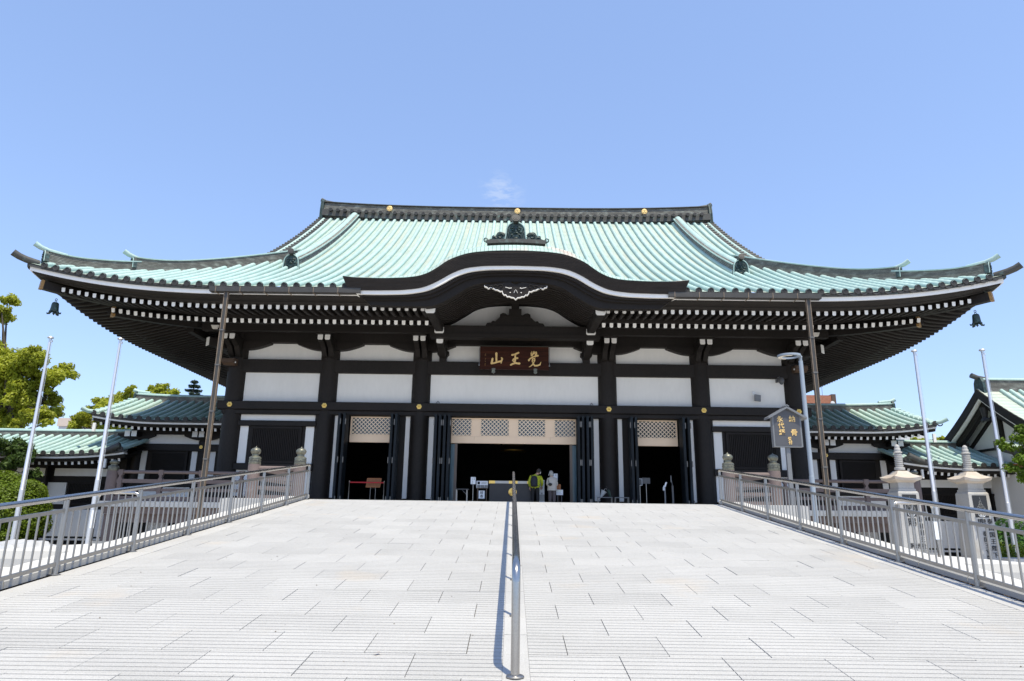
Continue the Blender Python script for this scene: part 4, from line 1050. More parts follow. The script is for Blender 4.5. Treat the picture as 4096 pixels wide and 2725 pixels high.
for sgn, side in ((-1, 'left'), (1, 'right')):
    X = lambda a, c: sorted((sgn*a, sgn*c))
    W = thing('side_hall', (sgn*17.5, 38, 0), 'annexe with green tiled gable roof attached to the hall, by the %s' % ('round bush' if sgn < 0 else 'two stone pillars'), 'annexe', 'annexes flanking the hall')
    a, c = X(13.3, 22.3)
    roof, zz = tile_roof(W, a, c, 36.0, 40.0, 4.38, 5.98, .32 if sgn < 0 else 0, .32 if sgn > 0 else 0)
    ridge_tip(roof, sgn*22.2, 40, 6.05, sgn, .42); corner_tip(roof, sgn*22.35, 36.0, zz(sgn*22.3, 0)+.05, sgn)
    vt = MB(); vt.tube([(-.3, 0, .03), (.3, 0, .03)], .09, 8); vme = vt.mesh('verge_tile', 'copper', True)
    for k in range(9): ob('verge_tile', vme, roof, (sgn*22.35, 36.45+.42*k, zz(sgn*22.3, .45+.42*k)))
    b = MB(); b.sweep([(sgn*22.25, 36.15+.4*k, zz(sgn*22.25, .15+.4*k)-.18) for k in range(10)], [(-.05, -.18), (-.05, .1), (.05, .1), (.05, -.18)]); b.build('verge_board', 'timber', roof)
    b = MB(); b.box(*X(22.05, 22.2), 36.06, 36.15, 3.75, 4.2); b.build('verge_white_end', 'white', roof)
    b = MB(); b.prism([(37.9, -2), (42.1, -2), (42.1, 5.0), (40, 5.9), (37.9, 5.0)], *X(13.6, 20.3), 'x'); b.build('wall_core', 'timber', W)
    cw = MB(); cw.lathe([(.27, -2.0), (.27, 3.9)], (0, 0, 0), 18); cme = cw.mesh('column', 'timber', True)
    for x in (20.65, 17.0, 14.0): ob('column', cme, W, (sgn*x, 37.95, 0))
    def wp(xa, xb, z0, z1, y=37.85, nm='wall_panel', mt='white'):
        q = MB(); q.box(*X(xa, xb), y, y+.06, z0, z1); return q.build(nm, mt, W)
    wp(13.7, 20.95, 2.94, 3.30, 37.62, 'rosette_beam', 'timber'); wp(13.7, 20.95, 3.82, 4.5, 37.60, 'head_beam', 'timber')
    wp(17.3, 20.35, 3.30, 3.82); wp(14.3, 16.7, 3.30, 3.82)
    for xc in (20.65, 17.0, 14.0):
        q = MB(); pts = [(xc-1.0, 3.84), (xc-1.0, 3.72)]+[(xc-1.0+.75*t, 3.72-.2*math.sin(t*PI/2)) for t in np.linspace(0, 1, 6)]+[(xc+1.0-.75*t, 3.72-.2*math.sin(t*PI/2)) for t in np.linspace(1, 0, 6)]+[(xc+1.0, 3.72), (xc+1.0, 3.84)]
        q.prism([(sgn*x, z) for x, z in pts], 37.55, 37.8, 'y'); q.build('boat_bracket', 'timber', W)
        for dx in (-.18, .18):
            q = MB(); q.box(sgn*xc+dx-.14, sgn*xc+dx+.14, 37.0, 37.03, 3.62, 3.92); q.build('bracket_end', 'white', W)
            q = MB(); q.box(sgn*xc+dx-.135, sgn*xc+dx+.135, 37.031, 37.6, 3.64, 3.9); q.build('bracket_arm', 'timber', W)
    for x in (20.65, 17.03): ob('gold_rosette', rme, W, (sgn*x, 37.605, 3.14), None, scale=(.65, 1, .65))
    wp(20.36, 20.05, 1.2, 2.92); wp(17.30, 17.60, 1.2, 2.92); wp(16.6, 16.3, 1.2, 2.92); wp(17.5, 20.1, .15, 1.0)
    ga, gc = X(17.78, 19.78); grille(W, ga, gc, 1.25, 2.90, 37.80, 30)
    wp(13.7, 20.9, 1.02, 1.2, 37.75, 'sill_beam', 'timber'); wp(17.5, 20.1, -1.6, -.3)
    # lower corridor building
    Lh = thing('corridor_hall', (sgn*26, 37.5, -2), 'low corridor building with green tiled roof beyond the annexe, on the %s side' % ('bush' if sgn < 0 else 'stone pillar'), 'annexe', 'low corridor buildings')
    far = 36 if sgn < 0 else 30
    a, c = X(20.0, far)
    roof, zz = tile_roof(Lh, a, c, 35.4, 39.0, 2.48, 3.80, .0 if sgn < 0 else .28, .28 if sgn < 0 else 0.0, rise=.32)
    b = MB(); b.tube([(sgn*20.9, 35.3, 2.65), (sgn*20.5, 35.35, 2.82), (sgn*20.2, 35.4, 2.98)], [.15, .17, .18], 12); b.build('corner_tile', 'copper_dark', roof, True)
    b = MB(); b.box(*X(20.92, 21.02), 35.6, 35.7, 1.85, 2.3); b.build('verge_white_end', 'white', roof)
    b = MB(); b.box(*X(20.95, far-.5), 37.6, 40.6, -2, 3.1); b.build('wall_core', 'timber', Lh)
    def lp(xa, xb, z0, z1, y=37.5, nm='wall_panel', mt='white'):
        q = MB(); q.box(*X(xa, xb), y, y+.095, z0, z1); return q.build(nm, mt, Lh)
    for k in range(4 if sgn < 0 else 2):
        x0 = 21.2+3.9*k
        lp(x0+.1, x0+3.5, 1.50, 1.90); lp(x0+2.75, x0+3.75, .02, 1.15); lp(x0+.0, x0+.28, .02, 1.15); lp(x0, x0+3.75, -1.62, -.24); lp(x0, x0+3.75, -1.82, -1.72, mt='cream')
        ga, gc = X(x0+.45, x0+2.6); grille(Lh, ga, gc, 0.0, 1.2, 37.45, 24)
        q = MB(); q.box(*X(x0+3.78, x0+3.88), 37.3, 37.58, -2, 2.0); q.build('column', 'timber', Lh)
# gabled building beyond the right corridor
G = thing('gabled_hall', (28, 36, -2), 'tall gabled building with white timbered gable behind the maple branch', 'building')
gx0 = 24.7
def gz(d): return 6.62-.80*d+.035*d*d
n = 14; gp = [(36-5.6+5.6*i/n, gz(5.6-5.6*i/n)) for i in range(n+1)]+[(36+5.6*i/n, gz(5.6*i/n)) for i in range(1, n+1)]
b = MB(); rows = []
for s_ in (-1, 1):
    xs = list(np.linspace(gx0, 44, 40))
    course_strip(b, lambda x, s, dz, s_=s_: (x, 36+s_*(5.6-s), gz(5.6-s)+dz), 5.6, xs)
gr = b.build('roof', 'copper_field', G)
for k in range(24):
    me = roll_mesh(lambda s: (0, 30.4+s, gz(5.6-s)), 5.4, ('g',)); ob('tile_roll', me, gr, (gx0+1.1+.49*k, 0, 0))
ridge([(x, 36, 6.60) for x in np.linspace(gx0+.25, 44, 20)], .26, .48, 7, .15, 'ridge', gr)
b = MB(); b.prism([(35.6, 6.35), (35.66, 6.95), (35.8, 7.2), (36.2, 7.2), (36.34, 6.95), (36.4, 6.35)], gx0+.1, gx0+.25, 'x'); b.build('ridge_end_plate', 'bronze_green', gr)
b = MB(); b.tube([(gx0+.6, 36, 7.15), (gx0+.1, 36, 7.22), (gx0-.2, 36, 7.34)], [.1, .13, .14], 12); b.build('ridge_end_roll', 'copper_dark', gr, True)
for s_ in (-1, 1):
    pth = [(36+s_*d, gz(d)) for d in np.linspace(0, 5.6, 13)]
    b = MB(); V = [(x, y, z+dz) for y, z in pth for x, dz in ((gx0-.05, -.02), (gx0-.05, -.50), (gx0+.12, -.50), (gx0+.12, -.02))]
    b.add(V, [(i*4+j, i*4+(j+1) % 4, i*4+4+(j+1) % 4, i*4+4+j) for i in range(12) for j in range(4)]); b.build('bargeboard', 'timber', G)
    b = MB(); V = [(x, y, z+dz) for y, z in pth for x, dz in ((gx0+.02, -.502), (gx0+.02, -.60), (gx0+.2, -.60), (gx0+.2, -.502))]
    b.add(V, [(i*4+j, i*4+(j+1) % 4, i*4+4+(j+1) % 4, i*4+4+j) for i in range(12) for j in range(4)]); b.build('white_trim', 'white', G)
    b = MB(); V = [(x, y, z+dz) for y, z in pth for x, dz in ((gx0+.25, -.60), (gx0+.25, -1.0), (gx0+.5, -1.0), (gx0+.5, -.60))]
    b.add(V, [(i*4+j, i*4+(j+1) % 4, i*4+4+(j+1) % 4, i*4+4+j) for i in range(12) for j in range(4)]); b.build('inner_bargeboard', 'timber', G)
b = MB(); b.prism([(31.2, -2), (40.8, -2), (40.8, 2.9)]+[(36+d, gz(abs(d))-.3) for d in np.linspace(4.6, -4.6, 15)]+[(31.2, 2.9)], gx0+1.0, gx0+1.2, 'x'); b.build('gable_wall', 'white', G)
b = MB(); b.box(gx0+1.2, 43, 31.3, 40.7, -2, 3.0); b.build('wall', 'beige_wall', G)
for y0_, z0_, y1_, z1_ in ((36, 3.4, 36, 6.0), (36, 5.5, 38.9, 3.5), (36, 5.5, 33.1, 3.5), (32, 3.5, 40, 3.5)):
    b = MB(); b.sweep([(gx0+.95, y0_, z0_), (gx0+.95, y1_, z1_)], [(-.11, -.06), (-.11, .06), (.11, .06), (.11, -.06)]) if y0_ != y1_ else b.box(gx0+.88, gx0+1.0, 35.88, 36.12, 3.4, 6.0)
    b.build('gable_timber', 'timber', G)
b = MB(); b.tube([(gx0+.2, 36, 5.6), (gx0+.2, 36, 5.1), (gx0+.2, 36, 4.9)], [.2, .12, .2], 10); b.sphere((gx0+.2, 35.8, 4.95), .08, .14, .1); b.sphere((gx0+.2, 36.2, 4.95), .08, .14, .1); b.build('gable_pendant', 'black_dim', G)
# skirt roof below the gable
b = MB(); xs = list(np.linspace(23.9, 44, 30)); course_strip(b, lambda x, s, dz: (x, 31.6+s, 2.85+.30*s+dz), 2.6, xs)
sk = b.build('skirt_roof', 'copper_field', G)
b = MB(); b.box(23.9, 44, 31.6, 32.0, 2.45, 2.82); b.build('skirt_fascia', 'copper_dark', G)
b = MB(); b.box(24.1, 44, 31.8, 34, 2.3, 2.44); b.build('skirt_soffit', 'orange_wood', G)
b = MB(); b.prism([(31.6, 2.45), (31.6, 2.84), (34.2, 3.64), (34.2, 3.2)], 23.85, 23.9, 'x'); b.build('skirt_end', 'copper_dark', G)
gw = MB(); gw.box(24.3, 40, 30.6, 30.9, -2, 1.5); gw.build('garden_wall', 'beige_wall', label='plain beige rendered garden wall behind the round flagpole base', cat='wall')
# ------------------------------------------------------------------ flagpoles, lamp, notice board, pillars
def flagpole(x, y, zb, ht, label):
    t = thing('flagpole', (x, y, zb), label, 'flagpole', 'flagpoles beside the ramp')
    b = MB(); b.lathe([(.082, 0), (.078, 2.4), (.070, 2.41), (.045, ht-.12)], (x, y, zb), 16); b.build('pole', 'pole_white', t, True)
    b = MB(); b.lathe([(.17, 0), (.17, .02), (.10, .03), (.09, .05)], (x, y, zb), 16); b.build('base_plate', 'steel', t, True)
    b = MB(); z = zb+ht; b.lathe([(.05, -.12), (.05, -.05), (.10, -.045), (.115, -.02), (.10, .01), (.04, .03), (.005, .035)], (x, y, z), 16); b.build('finial', 'pole_white', t, True)
    b = MB(); b.box(x+.04, x+.10, y-.02, y+.02, z-.20, z-.12); b.tube([(x+.085, y, z-.2), (x+.12, y, zb+1.3)], .006, 5); b.build('halyard', 'pole_white', t)
flagpole(-15.25, 25.6, -1.62, 7.75, 'white flagpole beside the ramp, nearer the hall corner on the bush side')
flagpole(-18.1, 25.8, -2.0, 8.2, 'leftmost white flagpole, standing before the trimmed round bush')
flagpole(15.55, 25.9, -1.62, 7.75, 'white flagpole standing between the two stone pillars')
flagpole(18.2, 25.9, -2.0, 8.2, 'rightmost white flagpole, standing beside the maple branch')
for sgn in (-1, 1):
    b = MB(); b.box(*sorted((sgn*9.5, sgn*16.4)), 24.6, 27.2, -2.0, -1.62); b.build('planter_platform', 'granite_smooth', kind='structure', label='low pale stone platform at the foot of the hall')
t = thing('street_lamp', (10.7, 25.0, -2), 'slim pale blue lamp post with ring shaped head', 'lamp post')
b = MB(); b.lathe([(.092, 0), (.092, 3.2), (.080, 3.21), (.075, 7.45)], (10.7, 25, -2), 18); b.build('pole', 'lamp_paint', t, True)
b = MB(); zl = 5.62; N_ = 28
V = []; cx = 10.7-.42
for i in range(N_):
    a = 2*PI*i/N_
    for r, dz in ((.42, .05), (.42, -.02), (.33, -.035), (.33, .03)): V.append((cx+r*math.cos(a), 25+r*.95*math.sin(a), zl+dz))
F = [(i*4+j, i*4+(j+1) % 4, ((i+1) % N_)*4+(j+1) % 4, ((i+1) % N_)*4+j) for i in range(N_) for j in range(4)]
b.add(V, F); b.tube([(10.7, 25, 5.35), (10.7, 25, 5.6), (10.62, 25, 5.66)], [.078, .078, .07], 12); b.build('ring_head', 'lamp_paint', t, True)
b = MB(); V = [(cx+r*math.cos(PI/2+PI*i/14), 25+r*.95*math.sin(PI/2+PI*i/14), zl-.038) for i in range(15) for r in (.40, .25)]
b.add(V, [(2*i, 2*i+1, 2*i+3, 2*i+2) for i in range(14)]); b.build('lamp_lens', 'lens_white', t)
t = thing('notice_board', (7.55, 19.0, -2), 'grey house shaped notice board on a post with gold lettering', 'sign')
X0, Y0 = 7.55, 19.05
b = MB(); b.box(X0-.055, X0+.055, Y0-.04, Y0+.04, -2, 1.66); b.build('post', 'sign_frame', t)
out = [(X0-.40, 1.60), (X0-.40, 2.46), (X0, 2.70), (X0+.40, 2.46), (X0+.40, 1.60)]
b = MB(); b.prism(out, Y0-.10, Y0+.06, 'y'); b.build('board', 'sign_frame', t)
inn = [(X0-.355, 1.635), (X0-.355, 2.44), (X0, 2.655), (X0+.355, 2.44), (X0+.355, 1.635)]
b = MB(); b.prism(inn, Y0-.108, Y0-.099, 'y'); b.build('board_face', 'sign_grey', t)
for s_ in (-1, 1):
    b = MB(); b.prism([(X0, 2.72), (X0, 2.66), (X0+s_*.53, 2.36), (X0+s_*.53, 2.42)], Y0-.20, Y0+.16, 'y'); b.build('roof_board', 'sign_frame', t)
b = MB(); b.prism([(X0-.06, 2.73), (X0-.06, 2.70), (X0, 2.735), (X0+.06, 2.70), (X0+.06, 2.73), (X0, 2.765)], Y0-.21, Y0+.17, 'y'); b.build('roof_ridge', 'sign_frame', t)
yk = Y0-.114
for ch, dx, z, s_ in (('永', -.19, 2.355, .165), ('代', -.17, 2.175, .165), ('経', -.155, 1.99, .165), ('納', .15, 2.36, .175), ('骨', .175, 1.985, .185), ('受', .04, 1.815, .10), ('付', .05, 1.71, .10)):
    glyphs(ch, s_*1.05, t, (X0+dx, yk, z), 'gold_leaf', bold=.0035)
def stele(x, y, label, cols):
    t = thing('stone_pillar', (x, y, -2), label, 'monument', 'inscribed stone pillars')
    b = MB(); b.box(x-.52, x+.52, y-.52, y+.52, -2.0, -1.78); b.build('plinth', 'granite_pillar', t)
    b = MB(); V = [(x+sx*r, y+sy*r, z) for z, r in ((-1.72, .44), (.66, .36), (.72, .33)) for sx, sy in ((-1, -1), (1, -1), (1, 1), (-1, 1))]
    b.add(V, [(i*4+j, i*4+(j+1) % 4, i*4+4+(j+1) % 4, i*4+4+j) for i in range(2) for j in range(4)]+[(0, 1, 2, 3), (8, 9, 10, 11)]); b.build('shaft', 'granite_pillar', t)
    b = MB(); b.box(x-.31, x+.31, y-.31, y+.31, .72, .80); b.box(x-.28, x+.28, y-.28, y+.28, .80, 1.04); b.build('neck', 'granite_pillar', t)
    b = MB(); R_ = Matrix.Rotation(0, 4, 'Z'); rings = []
    def sq(z, r, cl):
        P = []
        for sx, sy in ((-1, -1), (1, -1), (1, 1), (-1, 1)):
            P.append((sx, sy))
        o = []
        for k in range(4):
            a_, c_ = P[k], P[(k+1) % 4]
            for u in (0, .25, .5, .75):
                px, py = a_[0]*(1-u)+c_[0]*u, a_[1]*(1-u)+c_[1]*u
                o.append((x+px*r, y+py*r, z+cl*(abs(2*u-1)**2.2)))
        return o
    rings = [sq(1.02, .30, 0), sq(1.06, .34, 0), sq(1.08, .47, .05), sq(1.17, .50, .07), sq(1.20, .44, .05), sq(1.30, .28, .02), sq(1.44, .17, 0)]
    V = [p for r in rings for p in r]; k = 16
    b.add(V, [(i*k+j, i*k+(j+1) % k, i*k+k+(j+1) % k, i*k+k+j) for i in range(len(rings)-1) for j in range(k)]+[tuple(range(k)), tuple(range(len(V)-k, len(V)))])
    b.build('cap_stone', 'granite_pink', t)
    b = MB(); pr = [(.175, 1.47), (.175, 1.56), (.13, 1.58), (.12, 1.60)]
    for q in range(7): pr += [(.115, 1.60+.065*q), (.14, 1.615+.065*q), (.14, 1.64+.065*q), (.115, 1.66+.065*q)]
    pr += [(.10, 2.06), (.155, 2.09), (.15, 2.12), (.10, 2.14), (.11, 2.19), (.10, 2.25), (.08, 2.27), (.09, 2.30), (.07, 2.36), (.02, 2.40)]
    b.lathe(pr, (x, y, 0), 18); b.build('finial', 'granite_pillar', t, True)
    b = MB(); b.box(x-.245, x+.245, y-.388, y-.372, -.16, .60); b.build('black_plate', 'plate_black', t)
    # carved crown emblem on the plate
    b = MB(); yy = y-.392
    def ln(P, w_=.006): b.tube([(x+p[0], yy, p[1]) for p in P], w_, 4)
    ln([(0, .55), (-.01, .50), (.01, .47), (0, .42)]); ln([(0, .42), (-.03, .38), (-.05, .33), (-.03, .31), (-.08, .27), (-.06, .24), (-.12, .20), (-.10, .15)], .005); ln([(0, .42), (.03, .38), (.05, .33), (.03, .31), (.08, .27), (.06, .24), (.12, .20), (.10, .15)], .005)
    for k in range(4): ln([(-.09+.02*k, .17+.05*k), (0, .19+.05*k), (.09-.02*k, .17+.05*k)], .004)
    for s_ in (-1, 1):
        ln([(s_*.15, .17), (s_*.11, .12), (s_*.14, .07), (s_*.10, .04)], .006); ln([(s_*.16, .12), (s_*.12, .02), (s_*.05, -.02)], .006)
    b.build('plate_emblem', 'grey_line', t)
    c = MB()
    c.tube([(x-.005, yy, .14), (x+.025, yy, .115), (x-.015, yy, .09), (x+.03, yy, .065), (x, yy, .05), (x-.02, yy, .07)], .009, 5)
    c.tube([(x+.12*math.cos(a), yy, -.06+.075*math.sin(a)) for a in np.linspace(.3, 6.0, 20)], .009, 5); c.tube([(x+.06*math.cos(a), yy, -.06+.04*math.sin(a)) for a in np.linspace(0, 5, 14)], .008, 5)
    c.tube([(x-.06, yy, -.10), (x, yy, -.03), (x+.07, yy, -.11)], .008, 5)
    c.build('plate_script', 'paper', t)
    for (cx_, zt, txt, sz, pt) in cols:
        for i, ch in enumerate(txt):
            if ch == ' ': continue
            z = zt-i*pt; yy2 = y-.366-.0336*(.66-z)-.006
            glyphs(ch, sz, t, (x+cx_, yy2, z), 'ink', bold=.0, extr=.006)
stele(13.98, 25.15, 'inscribed stone pillar with tiered finial, nearer the hall', [(-.02, -.36, '賜', .30, .3), (.25, -.26, '泰国国王陛下', .20, .225), (-.14, -1.15, '釈', .19, .2), (.07, -1.15, '勅', .19, .2)])
stele(16.45, 25.15, 'inscribed stone pillar with tiered finial, beside the rightmost flagpole', [(-.05, -.36, '賜', .30, .3), (.23, -.30, '泰国国王陛下', .20, .225), (.0, -.72, '泰国王室版大蔵経', .19, .2)])
b = MB(); b.box(16.9, 18.0, 24.3, 25.1, -2.0, -1.62); b.box(16.8, 18.1, 24.2, 25.2, -1.62, -1.50); b.build('stone_bench', 'granite_grey', label='low stone block at the foot of the rightmost flagpole', cat='stone block')
b = MB(); b.box(-14.6, -12.6, 19.3, 20.3, -2.0, -1.72); b.box(-14.75, -12.4, 19.2, 20.4, -1.72, -1.50); b.build('stone_bench', 'granite_smooth', label='low pale stone block beside the white sheeting left of the ramp', cat='stone block')
# ------------------------------------------------------------------ plaque
t = thing('name_plaque', (0, 31.7, 6.6), 'dark wooden name plaque with three gold brushed characters over the door', 'plaque')
tilt = Matrix.Translation((0, 31.72, 6.45)) @ Matrix.Rotation(-.0, 4, 'X')
b = MB(); b.box(-1.65, 1.62, 31.62, 31.70, 6.40, 7.50); b.build('board', 'plaque_wood', t)
b = MB(); b.box(-1.65, 1.62, 31.64, 32.3, 7.503, 7.56); b.box(-1.65, 1.62, 31.703, 32.3, 6.9, 7.50); b.build('backing', 'plaque_side', t)
S = 1/6.547*.0121  # plaque drawing units to metres
def br(strokes):
    return [[((px-1157)*.00185-.015, (600-py)*.00185+6.945, w_*.00185) for px, py, w_ in st] for st in strokes]
SHAN = [[(695, 470, 60), (697, 540, 50), (697, 620, 46), (705, 705, 48)], [(600, 610, 44), (592, 670, 52), (575, 740, 56)], [(570, 745, 48), (640, 735, 44), (720, 705, 42), (810, 682, 46)], [(825, 590, 36), (848, 620, 46), (830, 670, 38), (820, 735, 26)]]
WANG = [[(1092, 515, 44), (1160, 500, 42), (1230, 470, 44), (1268, 450, 46)], [(1185, 490, 36), (1178, 560, 40), (1185, 620, 44), (1170, 690, 46), (1165, 730, 48)], [(1120, 660, 36), (1135, 625, 40), (1190, 600, 44), (1245, 598, 44)], [(1110, 650, 30), (1140, 690, 34), (1190, 640, 30)], [(1065, 778, 46), (1120, 745, 44), (1190, 728, 42), (1295, 738, 54)]]
KAKU = [[(1580, 455, 20), (1590, 535, 20)], [(1605, 420, 20), (1610, 540, 22)], [(1660, 415, 30), (1630, 500, 26), (1620, 525, 20)], [(1665, 440, 24), (1720, 430, 34), (1725, 480, 34), (1690, 510, 30)], [(1640, 470, 22), (1700, 470, 22)], [(1525, 655, 48), (1560, 605, 34), (1640, 560, 32), (1700, 535, 36), (1765, 525, 46)], [(1700, 545, 30), (1685, 560, 24)], [(1625, 610, 26), (1615, 660, 26), (1620, 700, 20)], [(1630, 610, 26), (1680, 600, 32), (1680, 650, 30), (1660, 690, 30)], [(1640, 650, 18), (1670, 645, 18)], [(1660, 690, 34), (1625, 760, 32), (1580, 800, 22), (1535, 825, 10)], [(1650, 750, 34), (1680, 790, 42), (1750, 785, 42), (1815, 760, 36), (1838, 690, 12)]]
for ch in (SHAN, WANG, KAKU): brush(br(ch), t, (0, 0), 1, 'gold_leaf', 31.60, .03)
for i, ch in enumerate('日泰寺書'): pass
b = MB()
for k, z in enumerate((7.13, 7.06, 6.92, 6.85, 6.78, 6.66, 6.60)):
    b.box(-1.405, -1.365, 31.612, 31.622, z-.004, z+.004); b.box(-1.395-.01*(k % 2), -1.385-.01*(k % 2), 31.612, 31.622, z-.02, z+.02)
b.build('small_inscription', 'gold_brown', t)
for x in (-.99, .985):
    b = MB(); b.prism([(x-.09, 6.44), (x-.07, 6.34), (x-.085, 6.26), (x, 6.20), (x+.085, 6.26), (x+.07, 6.34), (x+.09, 6.44), (x, 6.46)], 31.585, 31.66, 'y'); b.build('hanger', 'bronze_cap', t)
for x in (-1.685, 1.655):
    b = MB(); b.tube([(x, 31.75, 6.62), (x, 31.75, 7.5)], .014, 6); b.box(x-.03, x+.03, 31.7, 31.8, 6.60, 6.64); b.build('rod', 'steel', t)
# ------------------------------------------------------------------ wind bells
def wind_bell(x, y, z, label):
    t = thing('wind_bell', (x, y, z), label, 'bell', 'wind bells at the roof corners')
    b = MB()
    for zz_, r in ((z-.05, .045), (z-.14, .04)):
        pts = [(x+r*math.cos(a), y, zz_+r*math.sin(a)) for a in np.linspace(0, 2*PI, 13)]; b.tube(pts, .012, 6)
    b.build('ring', 'bronze_green', t)
    b = MB(); b.lathe([(.02, -.16), (.10, -.18), (.125, -.22), (.135, -.27), (.15, -.45), (.165, -.56), (.155, -.58), (.145, -.45), (.11, -.22)], (x, y, z), 16)
    b.build('bell_body', 'bronze_green', t, True)
    for k in range(4):
        a = k*PI/2+PI/4*0; c, s_ = math.cos(a), math.sin(a)
        b = MB(); b.tube([(x+c*.14, y+s_*.14, z-.56), (x+c*.20, y+s_*.20, z-.64), (x+c*.27, y+s_*.27, z-.645), (x+c*.30, y+s_*.30, z-.60)], [.05, .045, .035, .012], 8); b.build('foot', 'bronze_green', t, True)
    b = MB(); b.tube([(x, y, z-.3), (x, y, z-.68)], .012, 6); b.prism([(x-.06, z-.64), (x, z-.60), (x+.06, z-.64), (x, z-.72)], y-.01, y+.01, 'y'); b.build('clapper', 'bronze_green', t)
wind_bell(-19.0, 27.0, 8.16, 'dark bronze wind bell under the eave corner, left end of the roof')
wind_bell(18.95, 27.0, 8.16, 'dark bronze wind bell under the eave corner, right end of the roof')
# ------------------------------------------------------------------ things on the wall
t = thing('dome_camera', (12.77, 32.5, 6.16), 'dark grey dome security camera on the white wall panel', 'camera')
b = MB(); b.box(12.66, 12.74, 32.45, 32.62, 6.12, 6.36); b.tube([(12.70, 32.45, 6.32), (12.75, 32.3, 6.34), (12.78, 32.2, 6.28)], .035, 8); b.build('bracket', 'camera_grey', t)
b = MB(); b.lathe([(.03, .16), (.10, .13), (.13, .05), (.135, -.06), (.12, -.10)], (12.78, 32.2, 6.15), 16); b.build('housing', 'camera_grey', t, True)
b = MB(); b.sphere((12.78, 32.2, 6.05), .09, .09, .10, 14, 8); b.build('dome', 'glassdark', t, True)
t = thing('floodlight', (11.65, 32.5, 5.4), 'small grey box floodlight on the white wall panel', 'light fitting')
b = MB(); b.box(11.48, 11.62, 32.54, 32.62, 5.50, 5.66); b.tube([(11.55, 32.55, 5.55), (11.6, 32.42, 5.52)], .02, 6); b.build('bracket', 'paper', t)
b = MB(); b.prism([(11.53, 5.50), (11.80, 5.46), (11.78, 5.16), (11.51, 5.20)], 32.34, 32.46, 'y'); b.build('housing', 'sign_frame', t)
for x, lab in ((-3.66, 'small iron ring on the wide white panel, left end'), (3.72, 'small iron ring on the wide white panel, right end')):
    b = MB(); b.tube([(x+.065*math.cos(a), 32.59, 4.92+.065*math.sin(a)) for a in np.linspace(0, 2*PI, 17)], .012, 6); b.box(x-.012, x+.012, 32.57, 32.63, 4.98, 5.02)
    b.build('wall_ring', 'hinge', label=lab, cat='ring', group='iron rings on the wall')
for sgn, lab in ((-1, 'dark carved beam end lamp on the corner column, left side'), (1, 'dark carved beam end lamp on the corner column, right side')):
    t = thing('beam_end', (sgn*13.65, 32.2, 6.7), lab, 'carving', 'carved beam ends')
    b = MB(); b.prism([(31.75, 6.62), (31.78, 6.80), (31.95, 6.86), (32.1, 6.80), (32.3, 6.88), (32.3, 6.55), (32.0, 6.52)], sgn*13.65-.28, sgn*13.65+.28, 'x'); b.build('carving', 'brown_wood', t)
    for dx in (-.30, .30):
        b = MB(); b.sphere((sgn*13.65+dx, 31.95, 6.66), .035, .035, .045, 8, 6); b.build('knob', 'white', t, True)
# ------------------------------------------------------------------ hanging lamp and altar gleams inside
t = thing('hanging_canopy', (.0, 40, 3.2), 'tiered gold canopy lamp glinting in the dark hall', 'lamp')
for r, z in ((.75, 3.35), (.62, 3.72), (.5, 4.02)):
    b = MB(); b.lathe([(r, 0), (r, .05), (r*.8, .09), (r*.3, .11)], (0, 40, z), 28); b.build('tier', 'gold', t, True)
b = MB(); b.tube([(0, 40, 4.1), (0, 40, 9.0)], .02, 6); b.build('chain', 'gold', t)
# ------------------------------------------------------------------ offering box, signs and stands at the door
t = thing('offering_box', (-.1, 31.6, 0), 'wide dark offering box with gold crest and pale metal rim', 'offering box')
b = MB(); b.box(-1.06, .87, 31.35, 32.15, 0.02, 1.11); b.box(-1.10, .91, 31.31, 32.19, 0, .12); b.build('body', 'offer_box', t)
b = MB(); b.box(-1.08, .89, 31.33, 32.17, 1.112, 1.225); b.build('rim', 'steel', t)
for xa, xb in ((-1.085, -.81), (-.19, .20), (.63, .895)):
    b = MB(); b.box(xa, xb, 31.325, 32.175, 1.108, 1.23); b.build('rim_mount', 'gold', t)
b = MB(); b.lathe([(.185, 0), (.185, -.02), (.16, -.03), (.01, -.03)], (-.02, 31.35, .74), 24, 0, 'y')
for k in range(3):
    a = PI/2+2*PI*k/3; b.sphere((-.02+.085*math.cos(a), 31.32, .74+.085*math.sin(a)), .065, .025, .065, 10, 6); b.tube([(-.02+.085*math.cos(a)+.05*math.cos(u), 31.305, .74+.085*math.sin(a)+.05*math.sin(u)) for u in np.linspace(0, 5, 10)], .012, 5)
b.build('crest', 'gold', t)
def stand_sign(name, x, y, z0, z1, wd, label, cat='sign', mat='paper', post='steel', tilt=0, frame=None, legs=1):
    t = thing(name, (x, y, 0), label, cat); zc = (z0+z1)/2
    for dx in ((0,) if legs == 1 else (-wd*.3, wd*.3)):
        b = MB(); b.box(x+dx-.012, x+dx+.012, y-.012, y+.012, 0.02, z0+.03); b.build('post', post, t)
    b = MB(); b.lathe([(.14, .004), (.14, .02), (.02, .03)], (x, y, 0), 16) if legs == 1 else b.box(x-wd*.35, x+wd*.35, y-.15, y+.15, .004, .02); b.build('base', post, t)
    b = MB(); b.box(x-wd/2, x+wd/2, y-.035, y-.015, z0, z1); b.build('panel', mat, t)
    if frame:
        b = MB(); b.box(x-wd/2-.02, x+wd/2+.02, y-.014, y+.005, z0-.02, z1+.02); b.build('frame', frame, t)
    return t
t = stand_sign('price_sign', -1.79, 31.3, 1.06, 1.37, .22, 'small white vertical price sign on a thin stand')
for i, ch in enumerate('線香'): glyphs(ch, .055, t, (-1.745, 31.262, 1.32-.06*i), 'ink', extr=.001)
for i, ch in enumerate('一束 五十円'):
    if ch != ' ': glyphs(ch, .048, t, (-1.83, 31.262, 1.33-.048*i), 'ink', extr=.001)
